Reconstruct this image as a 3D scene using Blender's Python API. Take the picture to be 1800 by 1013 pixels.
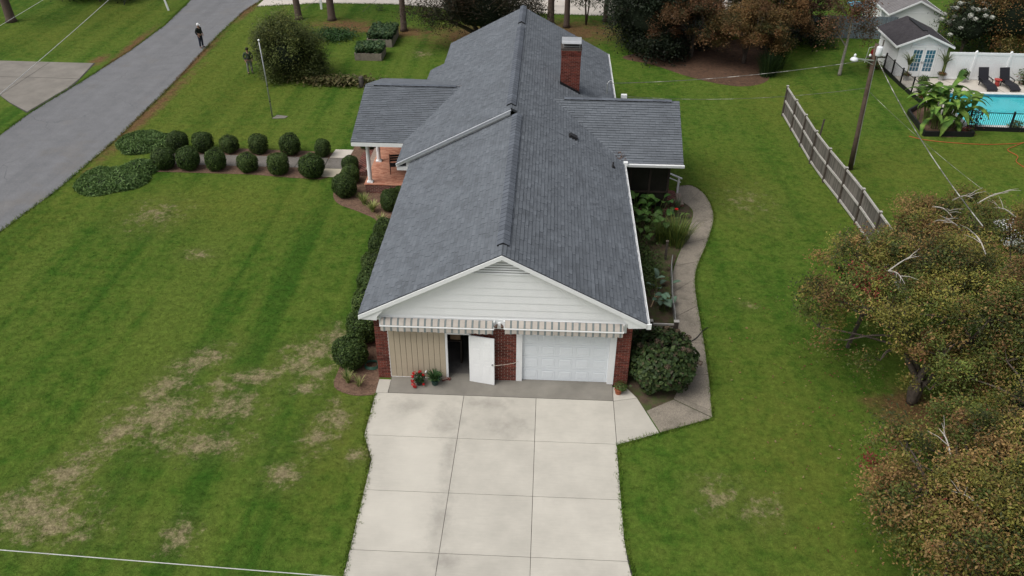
import bpy, bmesh, math, random
import numpy as np
from mathutils import Vector, Matrix, Euler
PI = math.pi
rad = math.radians
S = bpy.context.scene
for o in list(bpy.data.objects):
    bpy.data.objects.remove(o, do_unlink=True)
COL = S.collection
random.seed(7)
RNG = np.random.default_rng(11)

# ------------------------------------------------------------------ camera
cam_d = bpy.data.cameras.new('camera')
cam_d.sensor_width = 36.0
cam_d.lens = 29.879
cam_d.clip_end = 2000
cam = bpy.data.objects.new('camera', cam_d)
COL.objects.link(cam)
rx_, up_, fw_ = Vector((0.99889441, 0.04640129, 0.00754182)), Vector((-0.0319566, 0.5525718, 0.83285243)), Vector((-0.03447803, 0.83217265, -0.55344371))
cam.matrix_world = Matrix(((rx_.x, up_.x, -fw_.x, 1.294), (rx_.y, up_.y, -fw_.y, -23.514), (rx_.z, up_.z, -fw_.z, 19.70), (0, 0, 0, 1)))
S.camera = cam
# ------------------------------------------------------------------ light: overcast day, veiled sun to the left
SUN_EL, SUN_AZ = rad(56), rad(-118)            # azimuth from +Y towards +X
w = bpy.data.worlds.new('World'); S.world = w; w.use_nodes = True
nt = w.node_tree; nt.nodes.clear()
sky = nt.nodes.new('ShaderNodeTexSky'); sky.sky_type = 'NISHITA'; sky.sun_disc = False
sky.sun_elevation = SUN_EL; sky.sun_rotation = SUN_AZ; sky.air_density = 1.0; sky.dust_density = 4.0; sky.ozone_density = 1.0
hs = nt.nodes.new('ShaderNodeHueSaturation'); hs.inputs['Saturation'].default_value = 0.30
bg = nt.nodes.new('ShaderNodeBackground'); bg.inputs['Strength'].default_value = 0.10
wo = nt.nodes.new('ShaderNodeOutputWorld')
nt.links.new(sky.outputs[0], hs.inputs['Color']); nt.links.new(hs.outputs[0], bg.inputs['Color']); nt.links.new(bg.outputs[0], wo.inputs['Surface'])
sd = bpy.data.lights.new('sun', 'SUN'); sd.energy = 1.5; sd.angle = rad(45); sd.color = (1.0, 0.97, 0.92)
sun = bpy.data.objects.new('sun', sd); COL.objects.link(sun)
sdir = Vector((math.sin(SUN_AZ) * math.cos(SUN_EL), math.cos(SUN_AZ) * math.cos(SUN_EL), math.sin(SUN_EL)))
sun.rotation_euler = (-sdir).to_track_quat('-Z', 'Y').to_euler()
sun.location = sdir * 60
S.view_settings.view_transform = 'Standard'; S.view_settings.look = 'None'
S.view_settings.exposure = 0.40; S.view_settings.gamma = 1.0; S.view_settings.use_curve_mapping = False
S.render.engine = 'CYCLES'
S.cycles.max_bounces = 5; S.cycles.diffuse_bounces = 2; S.cycles.glossy_bounces = 2; S.cycles.transmission_bounces = 4; S.cycles.transparent_max_bounces = 8

# ------------------------------------------------------------------ materials
MATS = {}
def nodes_of(m):
    m.use_nodes = True
    t = m.node_tree; t.nodes.clear()
    out = t.nodes.new('ShaderNodeOutputMaterial'); b = t.nodes.new('ShaderNodeBsdfPrincipled')
    t.links.new(b.outputs[0], out.inputs['Surface'])
    return t, b, out
def N(t, kind, **kw):
    n = t.nodes.new(kind)
    for k, v in kw.items():
        if k in n.inputs: n.inputs[k].default_value = v
        else: setattr(n, k, v)
    return n
def noise(t, vec, scale, detail=4, rough=.55):
    n = N(t, 'ShaderNodeTexNoise', Scale=scale, Detail=detail, Roughness=rough)
    if vec is not None: t.links.new(vec, n.inputs['Vector'])
    return n.outputs['Fac']
def ramp(t, fac, lo, hi, a=0., b=1.):
    n = N(t, 'ShaderNodeMapRange'); n.clamp = True
    n.inputs['From Min'].default_value = lo; n.inputs['From Max'].default_value = hi
    n.inputs['To Min'].default_value = a; n.inputs['To Max'].default_value = b
    t.links.new(fac, n.inputs['Value'])
    return n.outputs['Result']
def mix(t, fac, a, b, mode='MIX'):
    n = t.nodes.new('ShaderNodeMix'); n.data_type = 'RGBA'; n.blend_type = mode
    for s, v in ((n.inputs[0], fac), (n.inputs[6], a), (n.inputs[7], b)):
        if hasattr(v, 'is_linked'): t.links.new(v, s)
        elif isinstance(v, (int, float)): s.default_value = v
        else: s.default_value = (*v, 1) if len(v) == 3 else v
    return n.outputs[2]
def math_(t, op, a, b=None):
    n = t.nodes.new('ShaderNodeMath'); n.operation = op
    for i, v in enumerate((a, b)):
        if v is None: continue
        if hasattr(v, 'is_linked'): t.links.new(v, n.inputs[i])
        else: n.inputs[i].default_value = v
    return n.outputs[0]
def bump(t, b, fac, strength, dist=.02):
    n = N(t, 'ShaderNodeBump', Strength=strength, Distance=dist)
    t.links.new(fac, n.inputs['Height']); t.links.new(n.outputs[0], b.inputs['Normal'])
def coord(t, kind='Object'):
    if kind == 'World':
        return t.nodes.new('ShaderNodeNewGeometry').outputs['Position']
    return t.nodes.new('ShaderNodeTexCoord').outputs[kind]
def mat(name, base, rough=.7, var=.18, scale=3., bmp=0., bscale=60., metal=0., spec=.3, dirt_or_unlit=None, dscale=1.5, dlo=.5, dhi=.7, crd='Object', coat=0):
    """plain procedural surface: two-scale tonal variation, optional dirt colour and fine relief"""
    if name in MATS: return MATS[name]
    m = bpy.data.materials.new(name); t, b, out = nodes_of(m)
    v = coord(t, crd)
    n1 = noise(t, v, scale); n2 = noise(t, v, scale * 9, 3)
    f = math_(t, 'ADD', math_(t, 'MULTIPLY', n1, .6), math_(t, 'MULTIPLY', n2, .4))
    lo = tuple(c * (1 - var) for c in base); hi = tuple(min(1, c * (1 + var)) for c in base)
    c = mix(t, ramp(t, f, .35, .65), lo, hi)
    if dirt_or_unlit:
        c = mix(t, ramp(t, noise(t, v, dscale, 6, .65), dlo, dhi, 0, .8), c, dirt_or_unlit)
    t.links.new(c, b.inputs['Base Color'])
    b.inputs['Roughness'].default_value = rough; b.inputs['Metallic'].default_value = metal
    b.inputs['Specular IOR Level'].default_value = spec
    if coat: b.inputs['Coat Weight'].default_value = coat
    if bmp: bump(t, b, noise(t, v, bscale, 3), bmp)
    MATS[name] = m
    return m
def tinted(name, base, rough=.85, amt=.45, bmp=.3, bscale=90., noise_amt=.15, attr='tint', hue2=None, spec=.25):
    """colour modulated by a per-piece attribute called tint (0..1)"""
    m = bpy.data.materials.new(name); t, b, out = nodes_of(m)
    a = t.nodes.new('ShaderNodeAttribute'); a.attribute_name = attr
    v = coord(t, 'World')
    lo = tuple(c * (1 - amt) for c in base); hi = tuple(min(1, c * (1 + amt)) for c in base)
    c = mix(t, a.outputs['Fac'], lo, hue2 or hi)
    nz = ramp(t, noise(t, v, 1.1, 5), .3, .7, 1 - noise_amt, 1 + noise_amt)
    g = ramp(t, noise(t, v, bscale, 2), .3, .7, .85, 1.15)
    c = mix(t, 1.0, c, math_(t, 'MULTIPLY', nz, g), 'MULTIPLY')
    t.links.new(c, b.inputs['Base Color']); b.inputs['Roughness'].default_value = rough
    b.inputs['Specular IOR Level'].default_value = spec
    if bmp: bump(t, b, noise(t, v, bscale, 2), bmp, .01)
    MATS[name] = m
    return m
def leafmat(name, rough=.55, trans=.25):
    m = bpy.data.materials.new(name); t, b, out = nodes_of(m)
    a = t.nodes.new('ShaderNodeAttribute'); a.attribute_name = 'col'
    oi = t.nodes.new('ShaderNodeObjectInfo')
    cc = mix(t, 1., a.outputs['Color'], ramp(t, oi.outputs['Random'], 0, 1, .86, 1.16), 'MULTIPLY')
    t.links.new(cc, b.inputs['Base Color']); b.inputs['Roughness'].default_value = rough
    b.inputs['Specular IOR Level'].default_value = .25
    if trans:
        tr = t.nodes.new('ShaderNodeBsdfTranslucent'); t.links.new(cc, tr.inputs['Color'])
        mx = t.nodes.new('ShaderNodeMixShader'); mx.inputs[0].default_value = trans
        t.links.new(b.outputs[0], mx.inputs[1]); t.links.new(tr.outputs[0], mx.inputs[2]); t.links.new(mx.outputs[0], out.inputs['Surface'])
    MATS[name] = m
    return m

# ------------------------------------------------------------------ mesh helpers
class MB:
    def __init__(s): s.v = []; s.f = []; s.t = []; s.cur = 0.5
    def add(s, vs, fs):
        k = len(s.v); s.v += [tuple(p) for p in vs]; s.f += [tuple(i + k for i in f) for f in fs]
        s.t += [s.cur] * len(vs); return s
    def box(s, x0, x1, y0, y1, z0, z1):
        return s.add([(x0,y0,z0),(x1,y0,z0),(x1,y1,z0),(x0,y1,z0),(x0,y0,z1),(x1,y0,z1),(x1,y1,z1),(x0,y1,z1)],
                     [(0,3,2,1),(4,5,6,7),(0,1,5,4),(1,2,6,5),(2,3,7,6),(3,0,4,7)])
    def obox(s, c, size, M3=None):
        hx, hy, hz = (d / 2 for d in size); c = Vector(c)
        P = [Vector(p) for p in [(-hx,-hy,-hz),(hx,-hy,-hz),(hx,hy,-hz),(-hx,hy,-hz),(-hx,-hy,hz),(hx,-hy,hz),(hx,hy,hz),(-hx,hy,hz)]]
        if M3 is not None: P = [M3 @ p for p in P]
        return s.add([c + p for p in P], [(0,3,2,1),(4,5,6,7),(0,1,5,4),(1,2,6,5),(2,3,7,6),(3,0,4,7)])
    def bar(s, a, b, w, h, up=(0,0,1)):
        """box beam from a to b"""
        a, b = Vector(a), Vector(b); d = (b - a); L = d.length; d.normalize(); u = Vector(up)
        if abs(d.dot(u)) > .98: u = Vector((0, 1, 0))
        x = d.cross(u).normalized(); u = x.cross(d).normalized()
        M3 = Matrix((x, d, u)).transposed()
        return s.obox((a + b) / 2, (w, L, h), M3)
    def prism(s, poly, z0, z1):
        """extrude an xy polygon (counter-clockwise) from z0 to z1"""
        n = len(poly)
        vs = [(p[0], p[1], z0) for p in poly] + [(p[0], p[1], z1) for p in poly]
        fs = [tuple(range(n - 1, -1, -1)), tuple(range(n, 2 * n))] + [(i, (i + 1) % n, n + (i + 1) % n, n + i) for i in range(n)]
        return s.add(vs, fs)
    def xz(s, poly, y0, y1):
        """extrude an xz polygon (counter-clockwise seen from -y) along y"""
        n = len(poly)
        vs = [(p[0], y0, p[1]) for p in poly] + [(p[0], y1, p[1]) for p in poly]
        fs = [tuple(range(n)), tuple(range(2 * n - 1, n - 1, -1))] + [((i + 1) % n, i, n + i, n + (i + 1) % n) for i in range(n)]
        return s.add(vs, fs)
    def yz(s, poly, x0, x1):
        n = len(poly)
        vs = [(x0, p[0], p[1]) for p in poly] + [(x1, p[0], p[1]) for p in poly]
        fs = [tuple(range(n - 1, -1, -1)), tuple(range(n, 2 * n))] + [(i, (i + 1) % n, n + (i + 1) % n, n + i) for i in range(n)]
        return s.add(vs, fs)
    def tube(s, pts, r, n=6, cap=True):
        pts = [Vector(p) for p in pts]; m = len(pts)
        rs = r if hasattr(r, '__len__') else [r] * m
        k = len(s.v); ref = Vector((.31, .17, .93)); vs = []; fs = []
        for i, p in enumerate(pts):
            d = (pts[min(i + 1, m - 1)] - pts[max(i - 1, 0)])
            if d.length < 1e-7: d = Vector((0, 0, 1))
            d.normalize(); a = d.cross(ref)
            if a.length < .05: a = d.cross(Vector((1, 0, 0)))
            a.normalize(); b = d.cross(a)
            for j in range(n):
                th = 2 * PI * j / n
                vs.append(p + (a * math.cos(th) + b * math.sin(th)) * rs[i])
        for i in range(m - 1):
            for j in range(n):
                fs.append((i*n + j, i*n + (j+1) % n, (i+1)*n + (j+1) % n, (i+1)*n + j))
        if cap: fs += [tuple(range(n - 1, -1, -1)), tuple((m-1)*n + j for j in range(n))]
        return s.add(vs, fs)
    def lathe(s, prof, c=(0,0,0), n=16):
        """profile of (radius, z) bottom to top, closed with caps"""
        vs = []; fs = []; m = len(prof)
        for r, z in prof:
            for j in range(n):
                th = 2 * PI * j / n; vs.append((c[0] + r * math.cos(th), c[1] + r * math.sin(th), c[2] + z))
        for i in range(m - 1):
            for j in range(n): fs.append((i*n + j, i*n + (j+1) % n, (i+1)*n + (j+1) % n, (i+1)*n + j))
        fs += [tuple(range(n - 1, -1, -1)), tuple((m-1)*n + j for j in range(n))]
        return s.add(vs, fs)
    def mesh(s, name, m):
        me = bpy.data.meshes.new(name); me.from_pydata(s.v, [], s.f)
        a = me.attributes.new('tint', 'FLOAT', 'POINT'); a.data.foreach_set('value', s.t)
        if m is not None: me.materials.append(m)
        me.update(); return me
    def build(s, name, m, parent=None, smooth=False, bevel=0.):
        me = s.mesh(name, m)
        if smooth: me.polygons.foreach_set('use_smooth', [True] * len(me.polygons))
        o = bpy.data.objects.new(name, me); COL.objects.link(o)
        if parent is not None: o.parent = parent
        if bevel:
            bv = o.modifiers.new('bevel', 'BEVEL'); bv.width = bevel; bv.segments = 2; bv.limit_method = 'ANGLE'
        return o
def tag(o, label=None, cat=None, group=None, kind=None):
    if label: o['label'] = label
    if cat: o['category'] = cat
    if group: o['group'] = group
    if kind: o['kind'] = kind
    return o
def thing(name, label, cat, loc=(0,0,0), rz=0., group=None):
    o = bpy.data.objects.new(name, None); COL.objects.link(o)
    o.location = loc; o.rotation_euler = (0, 0, rz); o.empty_display_size = .2
    return tag(o, label, cat, group)
def obj(name, me, parent=None, loc=(0,0,0)):
    o = bpy.data.objects.new(name, me); COL.objects.link(o); o.location = loc
    if parent is not None: o.parent = parent
    return o
def copy_tree(o, parent=None):
    c = o.copy(); COL.objects.link(c); c.parent = parent
    for ch in list(o.children): copy_tree(ch, c)
    return c
def catmull(P, k=6):
    P = [Vector(p) for p in P]; out = []
    for i in range(len(P) - 1):
        a, b, c, d = P[max(i-1, 0)], P[i], P[i+1], P[min(i+2, len(P)-1)]
        for j in range(k):
            t = j / k
            out.append(.5 * ((2*b) + (c - a)*t + (2*a - 5*b + 4*c - d)*t*t + (-a + 3*b - 3*c + d)*t**3))
    out.append(P[-1]); return out

# ------------------------------------------------------------------ foliage helpers
def each(name, m, parent, boxes, bevel=0.):
    for b_ in boxes: MB().box(*b_).build(name, m, parent, bevel=bevel)
def unit(a): return a / np.maximum(np.linalg.norm(a, axis=1, keepdims=True), 1e-9)
def leaf_mesh(name, pos, nrm, size, col, m, aspect=.55, fold=.18, droop=None):
    """N folded two-triangle leaves; col is one colour per leaf"""
    n = len(pos); nrm = unit(nrm)
    ref = RNG.normal(size=(n, 3)); d = unit(np.cross(nrm, ref))
    if droop is not None: d = unit(d + np.array([0, 0, -droop]))
    s = np.cross(nrm, d); size = np.asarray(size).reshape(-1, 1)
    h = size / 2
    V = np.empty((n, 4, 3), np.float32)
    V[:, 0] = pos - d * h; V[:, 1] = pos + s * h * aspect + nrm * h * fold
    V[:, 2] = pos + d * h; V[:, 3] = pos - s * h * aspect + nrm * h * fold
    me = bpy.data.meshes.new(name)
    me.vertices.add(n * 4); me.vertices.foreach_set('co', V.ravel())
    idx = (np.arange(n)[:, None] * 4 + np.array([[0, 1, 2, 0, 2, 3]])).ravel()
    me.loops.add(n * 6); me.loops.foreach_set('vertex_index', idx.astype(np.int32))
    me.polygons.add(n * 2); me.polygons.foreach_set('loop_start', np.arange(0, n * 6, 3, dtype=np.int32))
    me.polygons.foreach_set('loop_total', np.full(n * 2, 3, np.int32))
    a = me.attributes.new('col', 'FLOAT_COLOR', 'POINT')
    c4 = np.ones((n, 4, 4), np.float32); c4[:, :, :3] = np.asarray(col, np.float32)[:, None, :]
    a.data.foreach_set('color', c4.ravel())
    me.materials.append(m); me.update(); me.validate()
    return me
def pick(pal, wts, n):
    wts = np.array(wts, float); wts /= wts.sum()
    return np.array(pal)[RNG.choice(len(pal), n, p=wts)]
def ball_pts(n, r, flat=1., shell=.35):
    u = unit(RNG.normal(size=(n, 3))); k = 1 - shell * RNG.random((n, 1)) ** 1.5
    p = u * k * np.array(r); p[:, 2] *= flat
    return p, u
def lump(r, seed, amp=.12, sub=3, freq=2.2, floor=None):
    """noisy closed core for shrubs"""
    from mathutils import noise as mn
    bm = bmesh.new(); bmesh.ops.create_icosphere(bm, subdivisions=sub, radius=1.)
    for v in bm.verts:
        q = v.co.copy(); k = 1 + amp * mn.noise(q * freq + Vector((seed * 3.1, seed, 0)))
        v.co = Vector((q.x * r[0] * k, q.y * r[1] * k, q.z * r[2] * k))
        if floor is not None and v.co.z < floor: v.co.z = floor
    return bm
def bm_obj(name, bm, m, parent=None, smooth=True, loc=(0,0,0)):
    me = bpy.data.meshes.new(name); bm.to_mesh(me); bm.free()
    if smooth: me.polygons.foreach_set('use_smooth', [True] * len(me.polygons))
    me.materials.append(m)
    return obj(name, me, parent, loc)
LEAF = leafmat('leaf'); LEAF_GLOSS = leafmat('glossy_leaf', .38, .2)
# ------------------------------------------------------------------ lawn colour (grass that is greener, paler or dead by patch)
DEAD = [(-13.9,-6.6,1.9,.95,15),(-13.4,-5.2,1.5,.8,60),(-12.5,-3.2,1.4,.7,70),(-12.0,-1.2,1.7,.75,80),(-11.2,.6,1.3,.7,40),(-9.6,-3.7,1.7,.65,5),
        (-8.8,-.2,1.5,.5,10),(-9.9,-.8,.7,.5,10),(-7.6,.6,1.0,.5,20),(-6.5,2.3,.95,.8,30),(-6.7,.2,.8,.6,0),(-6.9,-.7,.8,.4,0),(-5.9,-3.1,.6,.9,0),(-6.6,-4.9,.7,.6,0),(-4.5,-4.0,.4,.4,0),
        (-11.6,-2.4,1.6,1.4,40),(-13,-7.2,1.8,.8,0),(-9.3,-1.8,1.2,.8,0),(-7.2,1.4,1.2,.8,20),(-5.6,-2.2,.7,.8,0),(-17.2,11.4,1.5,1.6,0),(8.1,-5.5,.75,.8,30),(6.9,-5.0,.8,.8,0),(11.3,14.6,1.5,2.0,10),(9.7,5.4,.45,.35,0),(-7.8,35.9,.8,.9,0),(-9.0,-7.4,.55,.7,0),(-13.9,8,.8,.5,0)]
STRAW = [(-14.6,42.4,3.0,1.5,0),(-9.4,40.8,2.2,1.3,0),(-12.5,41.5,3.5,1.2,0),(-4,40.5,4.5,3.2,0),(3.2,42,4.5,3.0,0),(-23.4,45.5,.5,3.5,0),(-22.6,24,.5,8,0),(-28.9,36,.45,5,2),(-29.9,33,.6,1.2,0),(-23.2,33,.35,7,1),(14.3,-.8,1.6,1.3,0)]
YELLOW = [(20.7,18.6,4,3,0),(24.5,20,4,2.5,0),(-17,21,4,2,0),(-18,27,3,5,0),(-20.5,21.5,2.5,1.3,0),(16.2,28,3,4,0),(11,16,2,4,0),(9.7,-3.5,2.2,5,0),(-15,12.7,5,2,0),(-5.2,-3,1.2,3,0),(-19,38,4,6,0),(-36,38,5,3,0),(-33,44,4,4,0),(-22.2,18,1.2,9,0),(-21.5,30,1.5,9,3),(21,13,5,6,0)]
def blob_field(t, pos, blobs, soft=.55):
    acc = None
    for (x, y, a, b, r) in blobs:
        mp = N(t, 'ShaderNodeMapping', vector_type='TEXTURE'); mp.inputs['Location'].default_value = (x, y, 0)
        mp.inputs['Rotation'].default_value = (0, 0, rad(r)); mp.inputs['Scale'].default_value = (a, b, 50)
        t.links.new(pos, mp.inputs['Vector'])
        l = t.nodes.new('ShaderNodeVectorMath'); l.operation = 'LENGTH'; t.links.new(mp.outputs[0], l.inputs[0])
        v = ramp(t, l.outputs['Value'], 1 - soft, 1 + soft, 1, 0)
        acc = v if acc is None else math_(t, 'MAXIMUM', acc, v)
    return acc
g = bpy.data.node_groups.new('lawn_colour', 'ShaderNodeTree')
g.interface.new_socket('Color', in_out='OUTPUT', socket_type='NodeSocketColor')
g.interface.new_socket('Dead', in_out='OUTPUT', socket_type='NodeSocketFloat')
go = g.nodes.new('NodeGroupOutput')
pos = coord(g, 'World')
n1 = noise(g, pos, .35, 3); n2 = noise(g, pos, 1.7, 4, .6); n3 = noise(g, pos, 9, 3, .6)
c = mix(g, ramp(g, n1, .35, .65), (.051, .107, .013), (.077, .129, .018))
c = mix(g, ramp(g, n2, .40, .72, 0, .55), c, (.112, .144, .028))
c = mix(g, ramp(g, n2, .50, .22, 0, .7), c, (.026, .076, .009))
# mower passes: long soft streaks running up the lawn
mp = N(g, 'ShaderNodeMapping'); mp.inputs['Rotation'].default_value = (0, 0, rad(4)); mp.inputs['Scale'].default_value = (.85, .022, 1)
g.links.new(pos, mp.inputs['Vector'])
sx_ = g.nodes.new('ShaderNodeSeparateXYZ'); g.links.new(pos, sx_.inputs[0])
st1 = math_(g, 'ADD', .475, math_(g, 'MULTIPLY', math_(g, 'ADD', noise(g, mp.outputs[0], 1.0, 2), -.475), ramp(g, sx_.outputs[0], -2, -7, .45, 1)))
c = mix(g, ramp(g, st1, .48, .62, 0, .65), c, (.103, .143, .025))
c = mix(g, ramp(g, st1, .47, .36, 0, .65), c, (.028, .080, .009))
yel = blob_field(g, pos, YELLOW, .8)
c = mix(g, math_(g, 'MULTIPLY', yel, ramp(g, n2, .25, .6, .25, .8)), c, (.108, .132, .022))
sx_ = g.nodes.new('ShaderNodeSeparateXYZ'); g.links.new(pos, sx_.inputs[0])
dead = math_(g, 'MULTIPLY', blob_field(g, pos, DEAD, 1.0), math_(g, 'MULTIPLY', ramp(g, sx_.outputs[0], 2, 5, 1, .80), ramp(g, sx_.outputs[1], 4, 9, 1, .80)))
dd = ramp(g, math_(g, 'ADD', dead, math_(g, 'MULTIPLY', math_(g, 'ADD', noise(g, pos, 2.0, 9, .82), -.5), 3.6)), .55, 1.05)
c = mix(g, math_(g, 'MULTIPLY', dead, .5), c, (.098, .105, .030))
c = mix(g, math_(g, 'MULTIPLY', dd, .82), c, mix(g, n3, (.16, .125, .065), (.36, .30, .19)))
st = blob_field(g, pos, STRAW, .8)
sf = ramp(g, math_(g, 'ADD', st, math_(g, 'MULTIPLY', math_(g, 'ADD', noise(g, pos, 1.6, 5, .7), -.5), 1.6)), .35, .95, 0, .9)
c = mix(g, sf, c, mix(g, n3, (.10, .055, .028), (.19, .105, .055)))
c = mix(g, 1.0, c, ramp(g, noise(g, pos, 4.2, 3, .6), .32, .68, .80, 1.18), 'MULTIPLY'); c = mix(g, 1.0, c, ramp(g, noise(g, pos, 9, 4, .75), .3, .7, .76, 1.24), 'MULTIPLY'); c = mix(g, 1.0, c, ramp(g, noise(g, pos, 34, 2), .3, .7, .80, 1.20), 'MULTIPLY')
g.links.new(c, go.inputs['Color']); g.links.new(math_(g, 'MAXIMUM', dd, sf), go.inputs['Dead'])
LAWN_GROUP = g
def lawn_mat(name, blades):
    m = bpy.data.materials.new(name); t, b, out = nodes_of(m)
    gr = t.nodes.new('ShaderNodeGroup'); gr.node_tree = LAWN_GROUP
    col = gr.outputs['Color']
    if blades:
        oi = t.nodes.new('ShaderNodeObjectInfo')
        col = mix(t, 1.0, col, ramp(t, oi.outputs['Random'], 0, 1, .75, 1.7), 'MULTIPLY')
    t.links.new(col, b.inputs['Base Color']); b.inputs['Roughness'].default_value = .9; b.inputs['Specular IOR Level'].default_value = .05
    if not blades: bump(t, b, noise(t, coord(t, 'World'), 30, 3), .8, .03)
    return m
M_LAWN = lawn_mat('lawn', False); M_BLADE = lawn_mat('grass_blade', True)

# ------------------------------------------------------------------ ground with the pool cut out
PX0, PX1, PY0, PY1 = 26.35, 38.0, 25.15, 30.4
mb = MB(); B = 400
for x0, x1, y0, y1 in ((-B, PX0, -B, B), (PX1, B, -B, B), (PX0, PX1, -B, PY0), (PX0, PX1, PY1, B)):
    mb.add([(x0,y0,0),(x1,y0,0),(x1,y1,0),(x0,y1,0)], [(0,1,2,3)])
tag(mb.build('lawn', M_LAWN), kind='structure')

M_ASPH = mat('asphalt', (.162, .164, .171), .9, .12, 1.2, .5, 120, crd='World', dirt_or_unlit=(.17, .15, .125), dscale=.35, dlo=.55, dhi=.85)
def road_wear():
    t = M_ASPH.node_tree; b = next(n for n in t.nodes if n.type == 'BSDF_PRINCIPLED'); old = b.inputs['Base Color'].links[0].from_socket; v = coord(t, 'World')
    vo = N(t, 'ShaderNodeTexVoronoi', feature='DISTANCE_TO_EDGE', Scale=.22)
    dv = t.nodes.new('ShaderNodeVectorMath'); dv.operation = 'ADD'; nz = N(t, 'ShaderNodeTexNoise', Scale=.9, Detail=4.); t.links.new(v, nz.inputs['Vector']); t.links.new(v, dv.inputs[0]); t.links.new(nz.outputs['Color'], dv.inputs[1]); t.links.new(dv.outputs[0], vo.inputs['Vector'])
    crack = math_(t, 'MULTIPLY', ramp(t, vo.outputs['Distance'], .0, .007, 1, 0), ramp(t, noise(t, v, .3, 3), .48, .6, 0, .55))
    mp_ = N(t, 'ShaderNodeMapping'); mp_.inputs['Scale'].default_value = (.9, .03, 1); t.links.new(v, mp_.inputs['Vector'])
    c = mix(t, 1., old, ramp(t, noise(t, mp_.outputs[0], 1., 3), .3, .7, .88, 1.12), 'MULTIPLY'); c = mix(t, 1., c, ramp(t, noise(t, v, 45, 2), .3, .7, .82, 1.18), 'MULTIPLY')
    t.links.new(mix(t, crack, c, (.05,.05,.05)), b.inputs['Base Color'])
road_wear()
def conc_mat(name, base, stains=(), pale=(), var=.10, bmp=.15, agg=False):
    m = bpy.data.materials.new(name); t, b, out = nodes_of(m); v = coord(t, 'World')
    oi = t.nodes.new('ShaderNodeObjectInfo')
    c = mix(t, ramp(t, noise(t, v, .9, 6, .62), .3, .7), tuple(k * (1 - var) for k in base), tuple(k * (1 + var) for k in base))
    mpb = N(t, 'ShaderNodeMapping'); mpb.inputs['Scale'].default_value = (1.2, 22, 1); t.links.new(v, mpb.inputs['Vector'])
    c = mix(t, 1., c, ramp(t, noise(t, mpb.outputs[0], 1.5, 3), .3, .7, .965, 1.035), 'MULTIPLY')       # broom marks
    c = mix(t, 1., c, ramp(t, oi.outputs['Random'], 0, 1, .95, 1.05), 'MULTIPLY')
    if pale:
        c = mix(t, math_(t, 'MULTIPLY', blob_field(t, v, pale, .9), .55), c, tuple(k * 1.22 for k in base))
    if stains:
        s = blob_field(t, v, stains, .9)
        f = ramp(t, math_(t, 'ADD', s, math_(t, 'MULTIPLY', math_(t, 'ADD', noise(t, v, 2.6, 7, .72), -.5), 1.5)), .42, 1.2, 0, .5)
        c = mix(t, f, c, (.20, .185, .165))
    if agg:
        vo = N(t, 'ShaderNodeTexVoronoi', Scale=55.); t.links.new(v, vo.inputs['Vector'])
        c = mix(t, .55, c, mix(t, ramp(t, vo.outputs['Color'], .2, .8), tuple(k * .55 for k in base), tuple(k * 1.5 for k in base)))
        c = mix(t, ramp(t, noise(t, v, 1.3, 6, .7), .5, .75, 0, .75), c, (.085, .078, .06))
    t.links.new(c, b.inputs['Base Color']); b.inputs['Roughness'].default_value = .85; b.inputs['Specular IOR Level'].default_value = .25
    bump(t, b, noise(t, v, 90, 3), bmp, .01)
    return m
M_CONC = conc_mat('driveway_concrete', (.475, .448, .392),
    stains=[(-1.5,-3.6,.30,1.2,0),(-1.5,-3.9,.28,.8,0),(-1.75,-2.2,.7,.9,0),(-1.5,-6.3,.35,1.6,0),(-.5,-1.2,1.0,.35,0),(.3,-2.3,.8,.6,0),(-3.2,-1.5,.7,.4,0),(-1.2,-7.9,.5,.4,0)],
    pale=[(-2.4,-3.9,.6,1.5,0),(-2.6,-6.3,.7,1.1,0),(-2.4,-2.4,.5,.6,0)])
M_APRON = conc_mat('old_concrete', (.215, .20, .172), stains=[(3.0,-.6,.9,.25,0),(-3.3,-.5,.7,.3,0),(0,-.8,4,.12,0),(-1.2,-.5,.6,.3,0)], var=.2)
M_AGG = conc_mat('aggregate_walk', (.235, .205, .165), var=.22, bmp=.5, agg=True)
M_OLDDRIVE = conc_mat('weathered_drive', (.205, .188, .165), stains=[(-33,30,3,.8,0),(-31,28,2,.5,20),(-36,28.5,3,.7,0),(-31.5,31.7,1.6,.5,5),(-32,25,2,.7,20)], var=.2)
M_STREET = conc_mat('pale_street_concrete', (.55, .50, .44), stains=[(3,49,4,.4,5),(-6,51,6,.5,0)], var=.1)
M_DECK = conc_mat('pool_deck_concrete', (.50, .46, .40))
M_JOINT = mat('joint', (.06, .058, .05), .95, .3, 8)
M_MULCH = mat('mulch', (.125, .075, .050), .95, .45, 5, .9, 45, dirt_or_unlit=(.23, .145, .10), dscale=14, dlo=.45, dhi=.7, crd='World')
M_SOIL = mat('garden_soil', (.085, .060, .040), .95, .4, 3, .8, 40, dirt_or_unlit=(.055, .085, .02), dscale=2.2, dlo=.45, dhi=.62, crd='World')

# road
road_l = [(-30,-60),(-29.9,0),(-29.75,12),(-29.7,20),(-29.7,23.3),(-29.1,29),(-28.6,35),(-28.5,41.3),(-29.1,48.5),(-30.5,58),(-36,90)]
road_r = [(-24.2,-60),(-24.0,0),(-23.7,9.5),(-23.15,13.6),(-22.9,20),(-23.05,28.5),(-23.55,38.7),(-23.6,45.5),(-23.1,49),(-23.5,58),(-29,90)]
mb = MB()
for i in range(len(road_l) - 1):
    a, b_, c_, d_ = road_l[i], road_r[i], road_r[i+1], road_l[i+1]
    mb.add([(*a,.012),(*b_,.012),(*c_,.012),(*d_,.012)], [(0,1,2,3)])
tag(mb.build('road', M_ASPH), kind='structure')
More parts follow.
